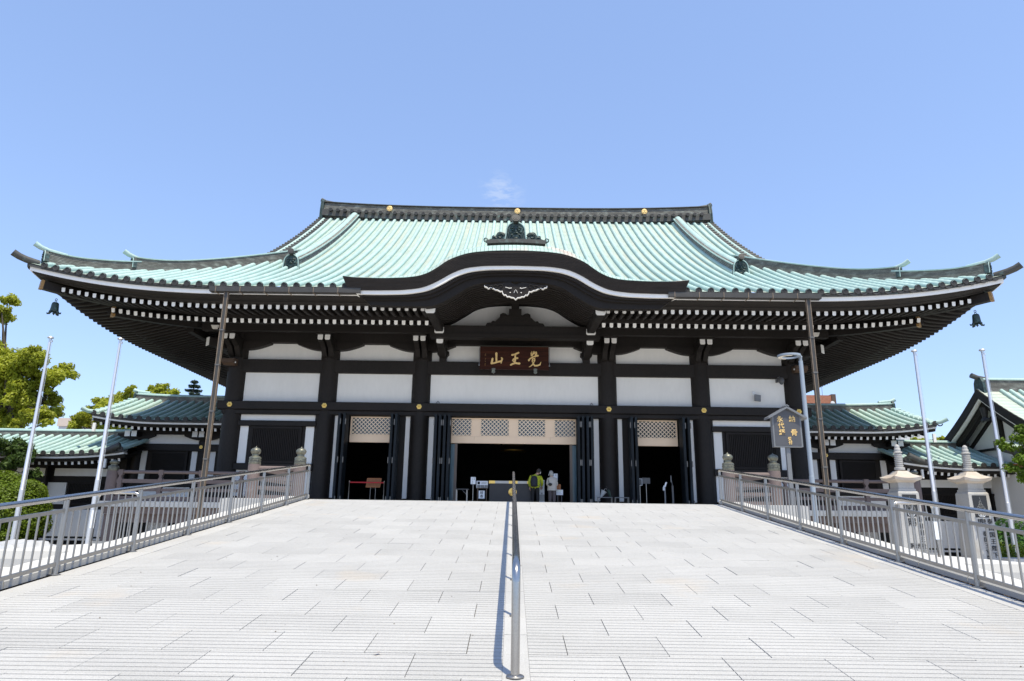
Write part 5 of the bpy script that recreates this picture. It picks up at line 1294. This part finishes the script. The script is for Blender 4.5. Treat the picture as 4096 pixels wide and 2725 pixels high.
t = thing('leaflet_rack', (-1.39, 31.4, 0), 'dark leaflet rack with white printed panel left of the offering box', 'rack')
for dx in (-.20, .20):
    b = MB(); b.box(-1.39+dx-.02, -1.39+dx+.02, 31.38, 31.60, .004, .90); b.build('leg', 'brown_wood', t)
b = MB(); b.box(-1.66, -1.12, 31.42, 31.48, .88, 1.22); b.build('back_panel', 'brown_wood', t)
b = MB(); b.box(-1.645, -1.135, 31.405, 31.418, .90, 1.21); b.build('printed_sheet', 'paper', t)
b = MB(); b.box(-1.60, -1.49, 31.398, 31.404, 1.06, 1.18); b.build('printed_photo', 'navy', t)
for k in range(3):
    b = MB(); b.box(-1.61+.165*k, -1.46+.165*k, 31.36, 31.403, .90, 1.03); b.build('pocket', 'sign_frame', t)
for k in range(3):
    b = MB(); b.box(-1.43, -1.16-.06*(k % 2), 31.400, 31.404, 1.08+.035*k, 1.09+.035*k); b.build('printed_line', 'ink', t)
b = MB(); b.box(-1.55, -1.25, 31.33, 31.35, .42, .80); b.build('card_frame', 'camera_grey', t)
b = MB(); b.box(-1.53, -1.27, 31.322, 31.329, .44, .78); b.build('card', 'paper', t)
for i, ch in enumerate('線香'): glyphs(ch, .15, t, (-1.40, 31.316, .69-.16*i), 'ink', extr=.001)
t = thing('folding_table', (-2.25, 31.7, 0), 'grey folding table at the edge of the main doorway', 'table')
b = MB(); b.box(-2.60, -1.98, 31.45, 32.0, .83, .86); b.build('top', 'camera_grey', t)
for x in (-2.55, -2.08):
    for y in (31.5, 31.95):
        b = MB(); b.box(x-.015, x+.015, y-.015, y+.015, 0.004, .83); b.build('leg', 'steel', t)
b = MB(); b.tube([(-2.3, 31.5, .82), (-2.08, 31.5, .6)], .012, 6); b.build('brace', 'steel', t)
t = stand_sign('fortune_sign', 1.89, 31.75, 1.28, 1.60, .26, 'white fortune slip sign behind the two visitors')
glyphs('くじ', .12, t, (1.90, 31.712, 1.53), 'ink', extr=.001, bold=.002); glyphs('円', .09, t, (1.96, 31.712, 1.35), 'ink', extr=.001)
t = stand_sign('wooden_notice', 2.06, 31.6, .88, 1.12, .18, 'small orange wooden notice behind the visitor in beige', mat='orange_wood', post='brown_wood')
for i, ch in enumerate('御祈祷'): glyphs(ch, .055, t, (2.06, 31.562, 1.07-.07*i), 'ink', extr=.001)
t = stand_sign('paper_notice', 2.09, 31.45, .64, .87, .30, 'low white paper notice beside the visitor in beige', legs=2, post='camera_grey')
b = MB(); b.box(1.97, 2.20, 31.411, 31.414, .81, .825); b.build('highlight_line', 'jacket_lime', t)
for k in range(3):
    b = MB(); b.box(1.97, 2.19-.03*k, 31.411, 31.414, .70+.03*k, .706+.03*k); b.build('printed_line', 'sign_frame', t)
t = thing('incense_stack', (1.30, 31.75, 0), 'stack of white printed cartons between the visitors', 'carton stack')
for k, (z0, z1, mt) in enumerate(((.004, .36, 'paper'), (.362, .66, 'grey_line'), (.662, .95, 'paper'), (.952, 1.3, 'paper'))):
    b = MB(); b.box(1.18, 1.42, 31.65, 31.9, z0, z1); b.build('carton', mt, t)
b = MB(); b.tube([(1.30+.09*math.cos(a), 31.642, .19+.09*math.sin(a)) for a in np.linspace(0, 2*PI, 17)], .018, 6); b.build('printed_ring', 'navy', t)
for i, ch in enumerate('御線香'): glyphs(ch, .09, t, (1.30, 31.644, 1.2-.25*i), 'ink', extr=.001)
# rope barrier, left side door
t = thing('belt_barrier', (-6.75, 32.2, 0), 'red belt barrier on two steel posts in the doorway', 'barrier')
for x in (-7.55, -5.94):
    b = MB(); b.lathe([(.15, .004), (.15, .02), (.03, .03), (.022, .05), (.022, 1.10), (.03, 1.11), (.03, 1.19), (.01, 1.20)], (x, 32.2, 0), 14); b.build('post', 'steel', t, True)
b = MB(); b.box(-7.53, -5.96, 32.197, 32.203, 1.09, 1.14); b.build('belt', 'red_belt', t)
t = thing('wooden_sign_stand', (-6.48, 32.45, 0), 'tilted orange wooden signboard on a thin metal stand behind the red belt', 'sign')
for x in (-6.62, -6.38):
    b = MB(); b.tube([(x, 32.5, .004), (x, 32.5, .92)], .012, 6); b.build('leg', 'steel', t)
b = MB(); b.tube([(-6.62, 32.5, .2), (-6.38, 32.5, .2)], .01, 6); b.tube([(-6.62, 32.5, .85), (-6.38, 32.5, .85)], .01, 6); b.build('crossbar', 'steel', t)
b = MB(); b.prism([(-6.83, .90), (-6.78, 1.33), (-6.11, 1.33), (-6.16, .90)], 32.40, 32.43, 'y'); b.build('board', 'orange_wood', t)
b = MB()
for k in range(9):
    for r_ in range(7): b.box(-6.74+.065*k, -6.71+.065*k, 32.396, 32.402, .97+.047*r_, .995+.047*r_)
b.build('small_lettering', 'brown_wood', t, kind='stuff')
# right side door
t = stand_sign('framed_sign', 5.86, 32.3, 1.16, 1.44, .18, 'small framed sign on a thin stand in the right side doorway', frame='paper', mat='camera_grey')
t = stand_sign('grey_sign', 6.19, 32.5, 1.24, 1.51, .37, 'plain grey notice panel on a stand in the right side doorway', mat='camera_grey')
for k in range(4):
    b = MB(); b.box(6.05, 6.30-.04*(k % 2), 32.462, 32.466, 1.30+.045*k, 1.312+.045*k); b.build('printed_line', 'sign_frame', t)
t = thing('sanitiser_stand', (6.94, 32.0, 0), 'slim white sanitiser dispenser stand with bottle', 'dispenser')
b = MB(); b.box(6.91, 6.97, 31.97, 32.03, .004, 1.12); b.box(6.80, 7.08, 31.85, 32.15, .004, .02); b.build('post', 'sign_frame', t)
b = MB(); b.prism([(6.90, 1.08), (6.98, 1.30), (7.05, 1.30), (6.98, 1.08)], 31.96, 31.99, 'y'); b.build('header_card', 'paper', t)
b = MB(); b.lathe([(.045, 0), (.05, .02), (.05, .13), (.02, .16), (.015, .22)], (6.88, 31.93, .92), 12); b.build('bottle', 'paper', t, True)
t = thing('thermometer_stand', (7.32, 32.1, 0), 'slim grey pole stand with narrow screen head', 'stand')
b = MB(); b.box(7.28, 7.36, 32.07, 32.13, .004, 1.15); b.box(7.18, 7.46, 31.95, 32.25, .004, .02); b.build('post', 'camera_grey', t)
b = MB(); b.tube([(7.32, 32.1, 1.15), (7.29, 32.1, 1.40)], .012, 6); b.box(7.24, 7.28, 32.06, 32.09, 1.30, 1.60); b.build('screen_head', 'sign_frame', t)
# benches and umbrellas
for x0, x1, lab in ((3.81, 4.46, 'low metal framed bench with umbrellas on it'), (4.58, 5.21, 'low empty metal framed bench beside the folded door')):
    t = thing('low_bench', ((x0+x1)/2, 31.6, 0), lab, 'bench', 'low benches by the door')
    b = MB(); b.box(x0, x1, 31.45, 31.75, .55, .58); b.build('seat', 'sign_frame', t)
    for x in (x0+.02, x1-.02):
        for y in (31.47, 31.73):
            b = MB(); b.tube([(x, y, .004), (x, y, .55)], .012, 6); b.build('leg', 'steel', t)
t = thing('clear_umbrella', (4.02, 31.55, .58), 'folded clear plastic umbrella leaning on the bench', 'umbrella')
b = MB(); b.lathe([(.01, 0), (.05, .08), (.12, .30), (.15, .36), (.02, .34)], (0, 0, 0), 10); b.build('canopy', 'umbrella_clear', t, True, loc=(3.92, 31.5, .53), rot=Matrix.Rotation(.5, 4, 'Y'))
b = MB(); b.tube([(3.80, 31.5, .30), (4.13, 31.5, .94), (4.19, 31.5, .96), (4.20, 31.5, .91)], .012, 6); b.build('shaft', 'steel', t)
t = thing('green_umbrella', (4.33, 31.6, .58), 'folded dark green umbrella on the bench', 'umbrella')
b = MB(); b.lathe([(.008, 0), (.04, .08), (.07, .30), (.06, .40), (.015, .42)], (0, 0, 0), 9); b.build('canopy', 'umbrella_green', t, True, loc=(4.42, 31.6, .52), rot=Matrix.Rotation(-.35, 4, 'Y'))
b = MB(); b.tube([(4.42, 31.6, .52), (4.24, 31.6, 1.02), (4.22, 31.6, 1.06), (4.18, 31.6, 1.04)], .012, 6); b.build('shaft', 'black_dim', t)
# ------------------------------------------------------------------ people
def person(name, label, loc, yaw, joints, edges, radii, matfn, mats, S=1.0):
    me = bpy.data.meshes.new(name); me.from_pydata([j for j in joints], edges, [])
    o = bpy.data.objects.new(name, me); COL.objects.link(o)
    md = o.modifiers.new('skin', 'SKIN')
    for i, r in enumerate(radii): me.skin_vertices[0].data[i].radius = r if isinstance(r, tuple) else (r, r)
    me.skin_vertices[0].data[0].use_root = True
    sb = o.modifiers.new('sub', 'SUBSURF'); sb.levels = 2; sb.render_levels = 2
    dg = bpy.context.evaluated_depsgraph_get(); m2 = bpy.data.meshes.new_from_object(o.evaluated_get(dg))
    bpy.data.objects.remove(o)
    m2.materials.clear()
    for q in mats: m2.materials.append(MATS[q])
    for p in m2.polygons: p.material_index = matfn(p.center); p.use_smooth = True
    return ob(name, m2, None, loc, yaw, label=label, cat='person')
def limb_hand(b, wrist, d, side, mi=0):
    """palm, four fingers and a thumb"""
    w_ = Vector(wrist); d = Vector(d).normalized(); s_ = Vector(side).normalized(); n_ = d.cross(s_)
    b.tube([tuple(w_), tuple(w_+d*.045), tuple(w_+d*.085)], [.026, .034, .030], 8, mi)
    for k, (o_, L_) in enumerate(((-.027, .060), (-.009, .072), (.009, .068), (.026, .052))):
        p = w_+d*.08+s_*o_; b.tube([tuple(p), tuple(p+d*L_*.55+n_*.012), tuple(p+d*L_*.9+n_*.035)], [.0095, .009, .007], 6, mi)
    p = w_+d*.03-s_*.03; b.tube([tuple(p), tuple(p-s_*.022+d*.03+n_*.01), tuple(p-s_*.024+d*.055+n_*.025)], [.011, .010, .008], 6, mi)
# man: lime jacket, seen from behind, head bowed to the right. local frame: faces +x/+y, z up
J = [(0, 0, .95), (0, 0, 1.12), (.02, .03, 1.32), (.06, .06, 1.46), (.10, .09, 1.54), (.15, .12, 1.60), (.17, .14, 1.69),
     (-.10, 0, .90), (-.11, .02, .50), (-.11, 0, .09), (-.11, .14, .04), (.10, 0, .90), (.12, .03, .50), (.12, .01, .09), (.12, .15, .04),
     (-.19, .03, 1.40), (-.26, .0, 1.16), (-.23, .08, .97), (.25, .08, 1.40), (.33, .12, 1.16), (.29, .26, 1.00)]
Ed = [(0, 1), (1, 2), (2, 3), (3, 4), (4, 5), (5, 6), (0, 7), (7, 8), (8, 9), (9, 10), (0, 11), (11, 12), (12, 13), (13, 14), (2, 15), (15, 16), (16, 17), (2, 18), (18, 19), (19, 20)]
Rd = [(.17, .13), (.18, .14), (.19, .15), (.10, .10), (.055, .055), (.085, .095), (.08, .09), .11, .085, .055, .04, .11, .085, .055, .04, .09, .075, .05, .09, .075, .05]
def mman(c):
    if c.z > 1.50 and c.x > .02 and c.z > 1.50: return 2
    if c.z > .93: return 0
    return 1 if c.z > .10 else 3
man = person('person', 'visitor in lime green puffer jacket and black trousers, head bowed', (.98, 31.15, 0.004), 0, J, Ed, Rd, mman, ['jacket_lime', 'trouser_black', 'skin', 'black'])
b = MB(); b.sphere((.165, .12, 1.69), .098, .108, .088, 14, 9); b.sphere((.14, .09, 1.64), .09, .085, .08, 12, 8); b.build('hair', 'hair_dark', man, True, loc=(.98, 31.15, 0.004))
b = MB(); b.sphere((.245, .17, 1.62), .02, .03, .035, 8, 6); b.sphere((.23, .20, 1.585), .03, .03, .035, 8, 6); b.build('face_mask', 'paper', man, True, loc=(.98, 31.15, 0.004))
b = MB(); b.sphere((.165, .035, 1.61), .012, .02, .03, 7, 5); b.build('ear', 'skin', man, True, loc=(.98, 31.15, .004))
b = MB()
for k in range(6):
    z = .98+.085*k; rx = .205+.012*math.sin(k*.6); b.lathe([(rx*.93, -.045), (rx*1.04, -.02), (rx*1.06, 0), (rx*1.04, .02), (rx*.93, .045)], (.0+.008*k, .01*k*.5, z), 20)
b.v = [(x, y*.78, z) for x, y, z in b.v]; b.build('quilted_jacket', 'jacket_lime', man, True, loc=(.98, 31.15, .004))
b = MB(); limb_hand(b, (-.23, .08, .95), (.0, .1, -1), (0, 1, 0)); limb_hand(b, (.29, .26, .99), (-.05, .6, -.6), (1, 0, 0)); b.build('hands', 'skin', man, True, loc=(.98, 31.15, .004))
bp = thing('backpack', (.92, 30.98, 1.1), 'dark navy backpack on the visitor in lime green', 'backpack')
b = MB(); b.lathe([(.10, -.24), (.145, -.21), (.16, -.05), (.15, .10), (.12, .20), (.05, .245)], (0, 0, 0), 16); b.v = [(x, y*.62, z) for x, y, z in b.v]; b.build('bag', 'navy', bp, True, loc=(.93, 30.94, 1.20))
b = MB(); b.lathe([(.06, -.11), (.11, -.09), (.115, .03), (.06, .06)], (0, 0, 0), 14); b.v = [(x, y*.4, z) for x, y, z in b.v]; b.build('pocket', 'navy', bp, True, loc=(.93, 30.85, 1.12))
for s_ in (-1, 1):
    b = MB(); b.tube([(.93+s_*.10, 31.0, 1.40), (.97+s_*.15, 31.1, 1.50), (.99+s_*.17, 31.26, 1.38), (.98+s_*.20, 31.22, 1.12), (.95+s_*.14, 31.0, 1.02)], .018, 6); b.build('strap', 'navy', bp, True)
# woman: beige jacket, grey hair, seen from behind turned left
J = [(0, 0, .92), (0, 0, 1.08), (-.01, .02, 1.26), (-.02, .03, 1.38), (-.03, .04, 1.45), (-.04, .05, 1.53), (-.045, .05, 1.61),
     (-.08, 0, .86), (-.09, .01, .48), (-.09, 0, .08), (-.10, .13, .035), (.08, 0, .86), (.09, .01, .48), (.09, 0, .08), (.09, .13, .035),
     (-.17, .02, 1.31), (-.22, .04, 1.09), (-.14, .14, 1.02), (.16, .02, 1.31), (.22, .03, 1.08), (.12, .16, 1.0)]
Rd = [(.17, .13), (.17, .13), (.16, .13), (.09, .09), (.05, .05), (.08, .09), (.075, .085), .11, .085, .05, .04, .11, .085, .05, .04, .08, .065, .045, .08, .065, .045]
def mwom(c):
    if c.z > 1.42: return 2
    if c.z > .86: return 0
    return 1 if c.z > .09 else 3
wx = (1.74, 31.2, .004)
wom = person('person', 'grey haired visitor in beige jacket and grey trousers with a shoulder bag', wx, 0, J, Ed, Rd, mwom, ['jacket_beige', 'trouser_grey', 'skin', 'black'])
b = MB(); b.sphere((-.04, .04, 1.60), .098, .108, .10, 14, 9); b.sphere((-.03, .01, 1.53), .095, .08, .09, 12, 8); b.build('hair', 'hair_grey', wom, True, loc=wx)
b = MB(); b.sphere((-.135, .08, 1.54), .014, .02, .03, 7, 5); b.sphere((-.14, .13, 1.50), .02, .035, .03, 7, 5); b.build('face_mask', 'paper', wom, True, loc=wx)
b = MB(); b.lathe([(.215, .0), (.215, .02), (.20, .25), (.185, .42), (.12, .54), (.07, .57)], (0, .01, .82), 22); b.v = [(x, y*.74, z) for x, y, z in b.v]; b.build('jacket', 'jacket_beige', wom, True, loc=wx)
b = MB(); limb_hand(b, (-.14, .14, 1.02), (.3, .8, -.1), (0, 0, 1)); limb_hand(b, (.12, .16, 1.0), (-.4, .8, 0), (0, 0, 1)); b.build('hands', 'skin', wom, True, loc=wx)
bg_ = thing('shoulder_bag', (1.64, 31.02, 1.1), 'small black shoulder bag held by the visitor in beige', 'bag')
b = MB(); b.sphere((1.64, 31.0, 1.08), .09, .05, .065, 12, 8); b.build('bag', 'black_dim', bg_, True)
b = MB(); b.tube([(1.60, 31.02, 1.12), (1.57, 31.08, 1.25), (1.60, 31.16, 1.36)], .008, 6); b.build('strap', 'black_dim', bg_, True)
# ------------------------------------------------------------------ trees and shrubs
def leaf_mesh(name, blobs, mat, size, dens, seed, up=.35, droop=.0, depth=1.0, shell=.55, elong=1.9):
    rng = np.random.default_rng(seed); C_ = []; Nn = []
    for (x, y, z, r) in blobs:
        n = int(dens*r*r); d = rng.normal(size=(n, 3)); d /= np.linalg.norm(d, axis=1)[:, None]
        # clumpy surface
        fr = rng.normal(size=(6, 3)); ph = rng.uniform(0, 6, 6); bump = sum(np.sin(d@fr[k]*3.2+ph[k]) for k in range(6))/6
        rad = r*(shell+(1.12-shell)*rng.random(n)**.45)*(1+.20*bump)
        C_.append(np.array([x, y, z])+d*rad[:, None]*np.array([1, depth, .85])); q = d*.8+rng.normal(size=(n, 3))*.55; q[:, 2] += up; Nn.append(q)
    C_ = np.concatenate(C_); Nn = np.concatenate(Nn); Nn /= np.linalg.norm(Nn, axis=1)[:, None]; n = len(C_)
    t = rng.normal(size=(n, 3)); t[:, 2] -= droop; t -= Nn*(t*Nn).sum(1)[:, None]; t /= np.linalg.norm(t, axis=1)[:, None]; u = np.cross(Nn, t)
    s = size*rng.uniform(.6, 1.25, n)[:, None]
    P = np.stack([C_-t*s*elong*.5, C_+u*s*.5+Nn*s*.12, C_+t*s*elong*.5, C_-u*s*.5+Nn*s*.12], 1).reshape(-1, 3)
    me = bpy.data.meshes.new(name); me.vertices.add(len(P)); me.vertices.foreach_set('co', P.astype(np.float32).ravel())
    me.loops.add(n*4); me.loops.foreach_set('vertex_index', np.arange(n*4, dtype=np.int32)); me.polygons.add(n)
    me.polygons.foreach_set('loop_start', np.arange(0, n*4, 4, dtype=np.int32)); me.polygons.foreach_set('loop_total', np.full(n, 4, dtype=np.int32))
    me.materials.append(MATS[mat]); me.update(); me.validate(); return me
def clumps(blobs, n, f, seed):
    r_ = random.Random(seed); out = []
    for x, y, z, r in blobs:
        out.append((x, y, z, r*.62))
        for k in range(n):
            a = r_.uniform(0, 2*PI); e = r_.uniform(-.7, 1.0); c = math.sqrt(max(0, 1-e*e)); q = r*r_.uniform(.62, .98)
            out.append((x+q*c*math.cos(a), y+q*c*math.sin(a), z+q*e*.85, r*f*r_.uniform(.7, 1.35)))
    return out
def blob3(L, y, jit, seed):
    r_ = random.Random(seed); return [(x, y+r_.uniform(-jit, jit), z, r) for x, z, r in L]
def tree(name, base, blobs, label, mat, size, dens, seed, trunk_r=.3, cat='tree', group=None, **k):
    t = thing(name, base, label, cat, group)
    cx = np.mean([b_[0] for b_ in blobs]); cy = np.mean([b_[1] for b_ in blobs]); cz = np.mean([b_[2] for b_ in blobs])
    b = MB(); b0 = Vector(base); top = Vector((cx, cy, cz)); mid = (b0*.45+top*.55)+Vector((.3, .2, -.3))
    b.tube([tuple(b0), tuple((b0+mid)/2+Vector((.1, 0, 0))), tuple(mid), tuple(top)], [trunk_r*1.25, trunk_r, trunk_r*.75, trunk_r*.4], 10); b.build('trunk', 'bark', t, True)
    for i, (x, y, z, r) in enumerate(blobs):
        q = Vector((x, y, z)); s_ = mid.lerp(top, (i % 5)/5)
        c = MB(); m_ = s_.lerp(q, .5)+Vector((0, 0, -.25*r)); c.tube([tuple(s_), tuple(m_), tuple(q), tuple(q+Vector((.3*r, .1, .5*r)))], [trunk_r*.34, trunk_r*.22, trunk_r*.10, .012], 6); c.build('limb', 'bark', t, True)
    ob('crown', leaf_mesh('crown', clumps(blobs, 11, .38, seed), mat, size, dens, seed, **k), t); return t
T1 = [(-33.6, 12.5, .8), (-33.3, 13.0, .55), (-33.2, 11.7, .65), (-33.5, 10.9, .5), (-32.9, 12.1, .4), (-34.2, 10.2, .9), (-31.72, 8.84, .86), (-30.65, 9.01, .79), (-29.96, 8.7, .86), (-29.27, 8.79, .71), (-28.56, 8.31, .6), (-28.77, 7.75, .62), (-29.78, 7.74, .78), (-30.91, 7.88, .94), (-31.78, 7.55, .94), (-31.0, 6.77, .93), (-30.24, 6.86, .7), (-29.55, 6.48, .62), (-29.01, 5.71, .54), (-28.31, 5.25, .58), (-29.05, 5.09, .62), (-29.96, 5.38, .77), (-30.94, 5.68, .93), (-31.84, 6.29, .93), (-30.12, 4.61, .54), (-31.22, 4.75, .69), (-27.85, 4.79, .34), (-33.09, 7.86, 1.25), (-32.86, 5.97, 1.24), (-33.4, 9.4, 1.0), (-32.6, 8.6, 1.0), (-30.4, 8.1, .8), (-30.2, 6.2, .9), (-29.3, 7.2, .6), (-31.6, 5.2, .8), (-34.6, 9.5, 1.5), (-35.2, 7.0, 1.6), (-34.5, 11.5, 1.3)]
tree('camphor_tree', (-33.0, 43.0, -2), blob3(T1, 42, 1.2, 1), 'tall camphor tree with yellow green leaves at the left edge', 'leaf_bright', .105, 1500, 11, .38, droop=.9, shell=.15)
T1d = [(-25.29, 2.76, .57), (-24.74, 2.51, .57), (-24.26, 2.02, .44), (-25.77, 2.63, .63), (-23.89, 1.4, .35), (-25.12, 1.88, .5), (-25.83, 1.63, .5), (-26.6, 2.5, .8)]
tree('broadleaf_tree', (-25.6, 34.6, -2), blob3(T1d, 34.4, .4, 2), 'small dark leaved tree rising behind the round bush', 'leaf_dark', .11, 1300, 12, .10, droop=1.0, shell=.3)
T2 = [(-37.6, 7.27, .88), (-36.87, 8.16, .88), (-36.13, 9.06, .84), (-35.1, 9.52, .8), (-34.03, 9.76, .67), (-33.43, 10.22, .36), (-35.11, 8.18, .99), (-36.25, 7.06, .99), (-33.82, 8.42, .88), (-37.95, 6.71, .66), (-37.0, 6.0, 1.0), (-35, 6.4, 1.2)]
tree('camphor_tree', (-35.6, 61, -2), blob3(T2, 60, 1.0, 3), 'yellow green tree behind the annexe roof', 'leaf_bright', .13, 1000, 13, .3, droop=.6, shell=.2)
T2b = [(-31.86, 10.12, .67), (-31.24, 10.47, .56), (-30.5, 9.92, .62), (-32.24, 9.67, .62), (-31.3, 9.35, .77), (-32.85, 9.33, .66), (-30.0, 9.2, .8), (-29.2, 8.6, .8)]
tree('camphor_tree', (-31, 62, -2), blob3(T2b, 60.5, .8, 4), 'yellow green treetop above the annexe ridge, beside the conifer', 'leaf_bright', .13, 1000, 14, .3, droop=.6, shell=.2)
# conifer
t = thing('conifer', (-31.2, 66, -2), 'dark layered conifer tip above the annexe ridge beside the hall eaves', 'tree')
b = MB(); b.tube([(-31.2, 66, -2), (-31.2, 66, 8), (-31.3, 66, 12.4)], [.3, .2, .03], 8); b.build('trunk', 'bark', t, True)
rng = random.Random(5); bl = []
for lv in range(9):
    z = 12.2-lv*.42; R_ = .25+.21*lv
    for k in range(6):
        a = rng.uniform(0, 2*PI)
        for q in range(1, 4): bl.append((-31.25+R_*q/3*math.cos(a), 66+R_*q/3*math.sin(a), z-.10*q+.08*q*q*.3, .13+.05*(1-q/4)))
ob('crown', leaf_mesh('crown', bl, 'leaf_conifer', .07, 2600, 21, up=.8, shell=.2, elong=3), t)
# trimmed round bush
t = thing('round_bush', (-23.6, 33, -2), 'large trimmed round green bush at the left edge', 'bush')
BB_ = [(-23.55, 33.0, -.35, 1.45), (-24.2, 33.2, .45, 1.0), (-22.95, 33.0, .35, .85), (-22.6, 33.0, -.9, .85), (-24.8, 33.0, -.6, 1.3), (-23.2, 32.8, -1.4, 1.0), (-24.4, 32.8, -1.5, 1.1)]
b = MB(); b.tube([(-23.6, 33, -2), (-23.6, 33, -.6)], [.12, .08], 8); b.build('trunk', 'bark', t)
ob('crown', leaf_mesh('crown', BB_, 'leaf_bush', .075, 5200, 31, up=.5, shell=.86, elong=1.5), t)
# maple branch at the right edge
MP = [(17.53, 2.66, .31), (17.02, 2.21, .22), (17.76, 2.48, .35), (17.19, 1.7, .26), (17.48, 1.36, .3), (16.97, 1.44, .22), (17.67, 1.96, .3), (16.8, 2.36, .14), (17.26, 1.11, .22), (18.05, 2.14, .52), (17.92, 1.45, .43), (18.6, 2.0, .6), (18.7, 2.8, .6), (17.3, 2.45, .2), (18.3, .9, .4)]
tree('maple_tree', (19.3, 24.0, -2), [(x, y, z, r) for x, y, z, r in blob3(MP, 23.6, .25, 6)], 'green maple branches reaching in at the right edge', 'leaf_mid', .07, 2600, 15, .09, droop=.5, up=.7, shell=.3)
SHB = [(18.3, 26.4, -.55, .42), (18.75, 26.5, -.7, .42), (17.95, 26.4, -.85, .32), (19.1, 26.5, -.5, .4), (18.4, 26.3, -.95, .4), (19.5, 26.5, -.8, .5)]
t = thing('glossy_shrub', (18.6, 26.4, -2), 'glossy large leaved shrub behind the rightmost flagpole', 'shrub')
b = MB(); 
for dx in (-.3, 0, .35): b.tube([(18.6, 26.4, -2), (18.6+dx, 26.4, -.8)], [.04, .02], 6)
b.build('stems', 'bark', t); ob('foliage', leaf_mesh('foliage', SHB, 'leaf_glossy', .11, 700, 41, up=.6, shell=.4, elong=2.4), t)
t = thing('clipped_hedge', (18.6, 25.7, -2), 'low clipped hedge at the right edge below the glossy shrub', 'hedge')
HD = [(16.9+.28*k, 25.75+.1*(k % 2), -1.55+.1*(k % 3), .38) for k in range(12)]
ob('foliage', leaf_mesh('foliage', HD, 'leaf_bush', .05, 3800, 42, up=.6, shell=.7, elong=1.5), t)
TR = [(33.89, 6.2, .5), (34.72, 6.1, .5), (36.01, 6.3, .5), (34.29, 6.0, .6), (35.3, 5.9, .7), (36.5, 5.8, .6), (33.2, 5.8, .6)]
tree('far_tree', (34.8, 59, -2), blob3(TR, 58, .5, 8), 'yellow green treetops just above the right corridor roof', 'leaf_bright', .15, 900, 16, .25)
# ------------------------------------------------------------------ white sheeting and far buildings
t = MB(); n = 26; rng = np.random.default_rng(3); hx = rng.normal(size=(n+4, n+4)); 
for _ in range(2): hx = (hx+np.roll(hx, 1, 0)+np.roll(hx, 1, 1)+np.roll(hx, -1, 0)+np.roll(hx, -1, 1))/5
V = []; 
for i in range(n):
    for k in range(n):
        u, v_ = i/(n-1)*2-1, k/(n-1)*2-1; d = max(0, 1-(u*u+v_*v_)**.9*.7)
        V.append((-17.2+2.4*u+.2*hx[i, k], 24.4+1.2*v_+.2*hx[k, i], -2.0+.55*d+.28*hx[i, k]*d))
t.add(V, [(i*n+k, i*n+k+1, (i+1)*n+k+1, (i+1)*n+k) for i in range(n-1) for k in range(n-1)])
t.build('ground_sheet', 'tarp', label='crumpled white plastic sheeting heaped on the ground below the round bush', cat='sheet', smooth=True)
t = thing('apartment_block', (-71, 112, -2), 'distant pale apartment block with beige parapet between the trees', 'building')
b = MB(); b.box(-73, -69.2, 110, 125, -2, 13.0); b.build('wall', 'grey_far', t)
b = MB(); b.box(-73.2, -69.0, 109.8, 125, 13.0, 14.3); b.build('parapet', 'beige_far', t)
b = MB(); b.box(-71.6, -70.4, 109.95, 110.1, 11.9, 12.55); b.build('window', 'glassdark', t)
for k in range(3):
    b = MB(); b.box(-71.02+.0-.6+.6*k, -70.98-.6+.6*k, 109.9, 109.95, 11.9, 12.55); b.build('window_frame', 'hinge', t)
t = thing('brick_building', (41, 92, -2), 'distant red brick rooftop behind the right annexe', 'building')
b = MB(); b.box(36, 42.6, 90, 104, -2, 16.0); b.build('wall', 'brick_far', t)
b = MB(); b.box(42.3, 42.85, 89.9, 104, -2, 16.15); b.build('corner_column', 'brown_wood', t)
b = MB(); b.tube([(41.6, 91, 16), (41.6, 91, 18.6)], .03, 5); b.build('antenna', 'hinge', t)
b = MB(); b.lathe([(.30, 0), (.28, -.05), (.1, -.1)], (42.3, 89.8, 14.9), 14, 0, 'y'); b.build('dish', 'grey_far', t)
t = thing('white_building', (58, 102, -2), 'distant white flat rooftop with plant boxes behind the right annexe', 'building')
b = MB(); b.box(52, 60.3, 100, 112, -2, 13.6); b.build('wall', 'grey_far', t)
b = MB(); b.box(51.7, 60.6, 99.8, 112, 13.6, 14.15); b.build('parapet', 'grey_far', t)
b = MB(); b.box(58.6, 60.0, 100.5, 103, 14.15, 15.0); b.build('plant_box', 'white', t)
b = MB(); b.box(54.9, 57.6, 101, 101.1, 14.15, 15.4); b.build('screen', 'glass_blue', t)

# ------------------------------------------------------------------ grit and a fallen leaf on the ramp
rng = np.random.default_rng(9); g = MB()
for i in range(420):
    y = rng.uniform(5.5, 17.2); x = 5.19-abs(rng.normal(0, .07)); r = rng.uniform(.003, .009); z = rz(y)
    g.add([(x-r, y-r, z), (x+r, y-r*.6, z), (x+r*.5, y+r, z), (x-r*.8, y+r*.7, z), (x, y, z+r*1.1)], [(0, 1, 4), (1, 2, 4), (2, 3, 4), (3, 0, 4)])
for i in range(60):
    y = rng.uniform(4.6, 16); x = rng.uniform(-4.6, 4.6); r = rng.uniform(.004, .008); z = rz(y)+.001
    g.add([(x-r, y-r, z), (x+r, y-r*.6, z), (x+r*.5, y+r, z), (x-r*.8, y+r*.7, z), (x, y, z+r*1.1)], [(0, 1, 4), (1, 2, 4), (2, 3, 4), (3, 0, 4)])
g.build('grit', 'joint', kind='stuff', label='dark grit gathered along the edge of the ramp')
b = MB(); zl = rz(5.43)+.012
b.add([(-1.055, 5.42, zl-.006), (-1.03, 5.405, zl+.006), (-1.0, 5.43, zl+.010), (-1.02, 5.455, zl+.004)], [(0, 1, 3), (1, 2, 3)])
b.build('fallen_leaf', 'orange_wood', label='single curled brown leaf lying on the ramp slabs', cat='leaf')
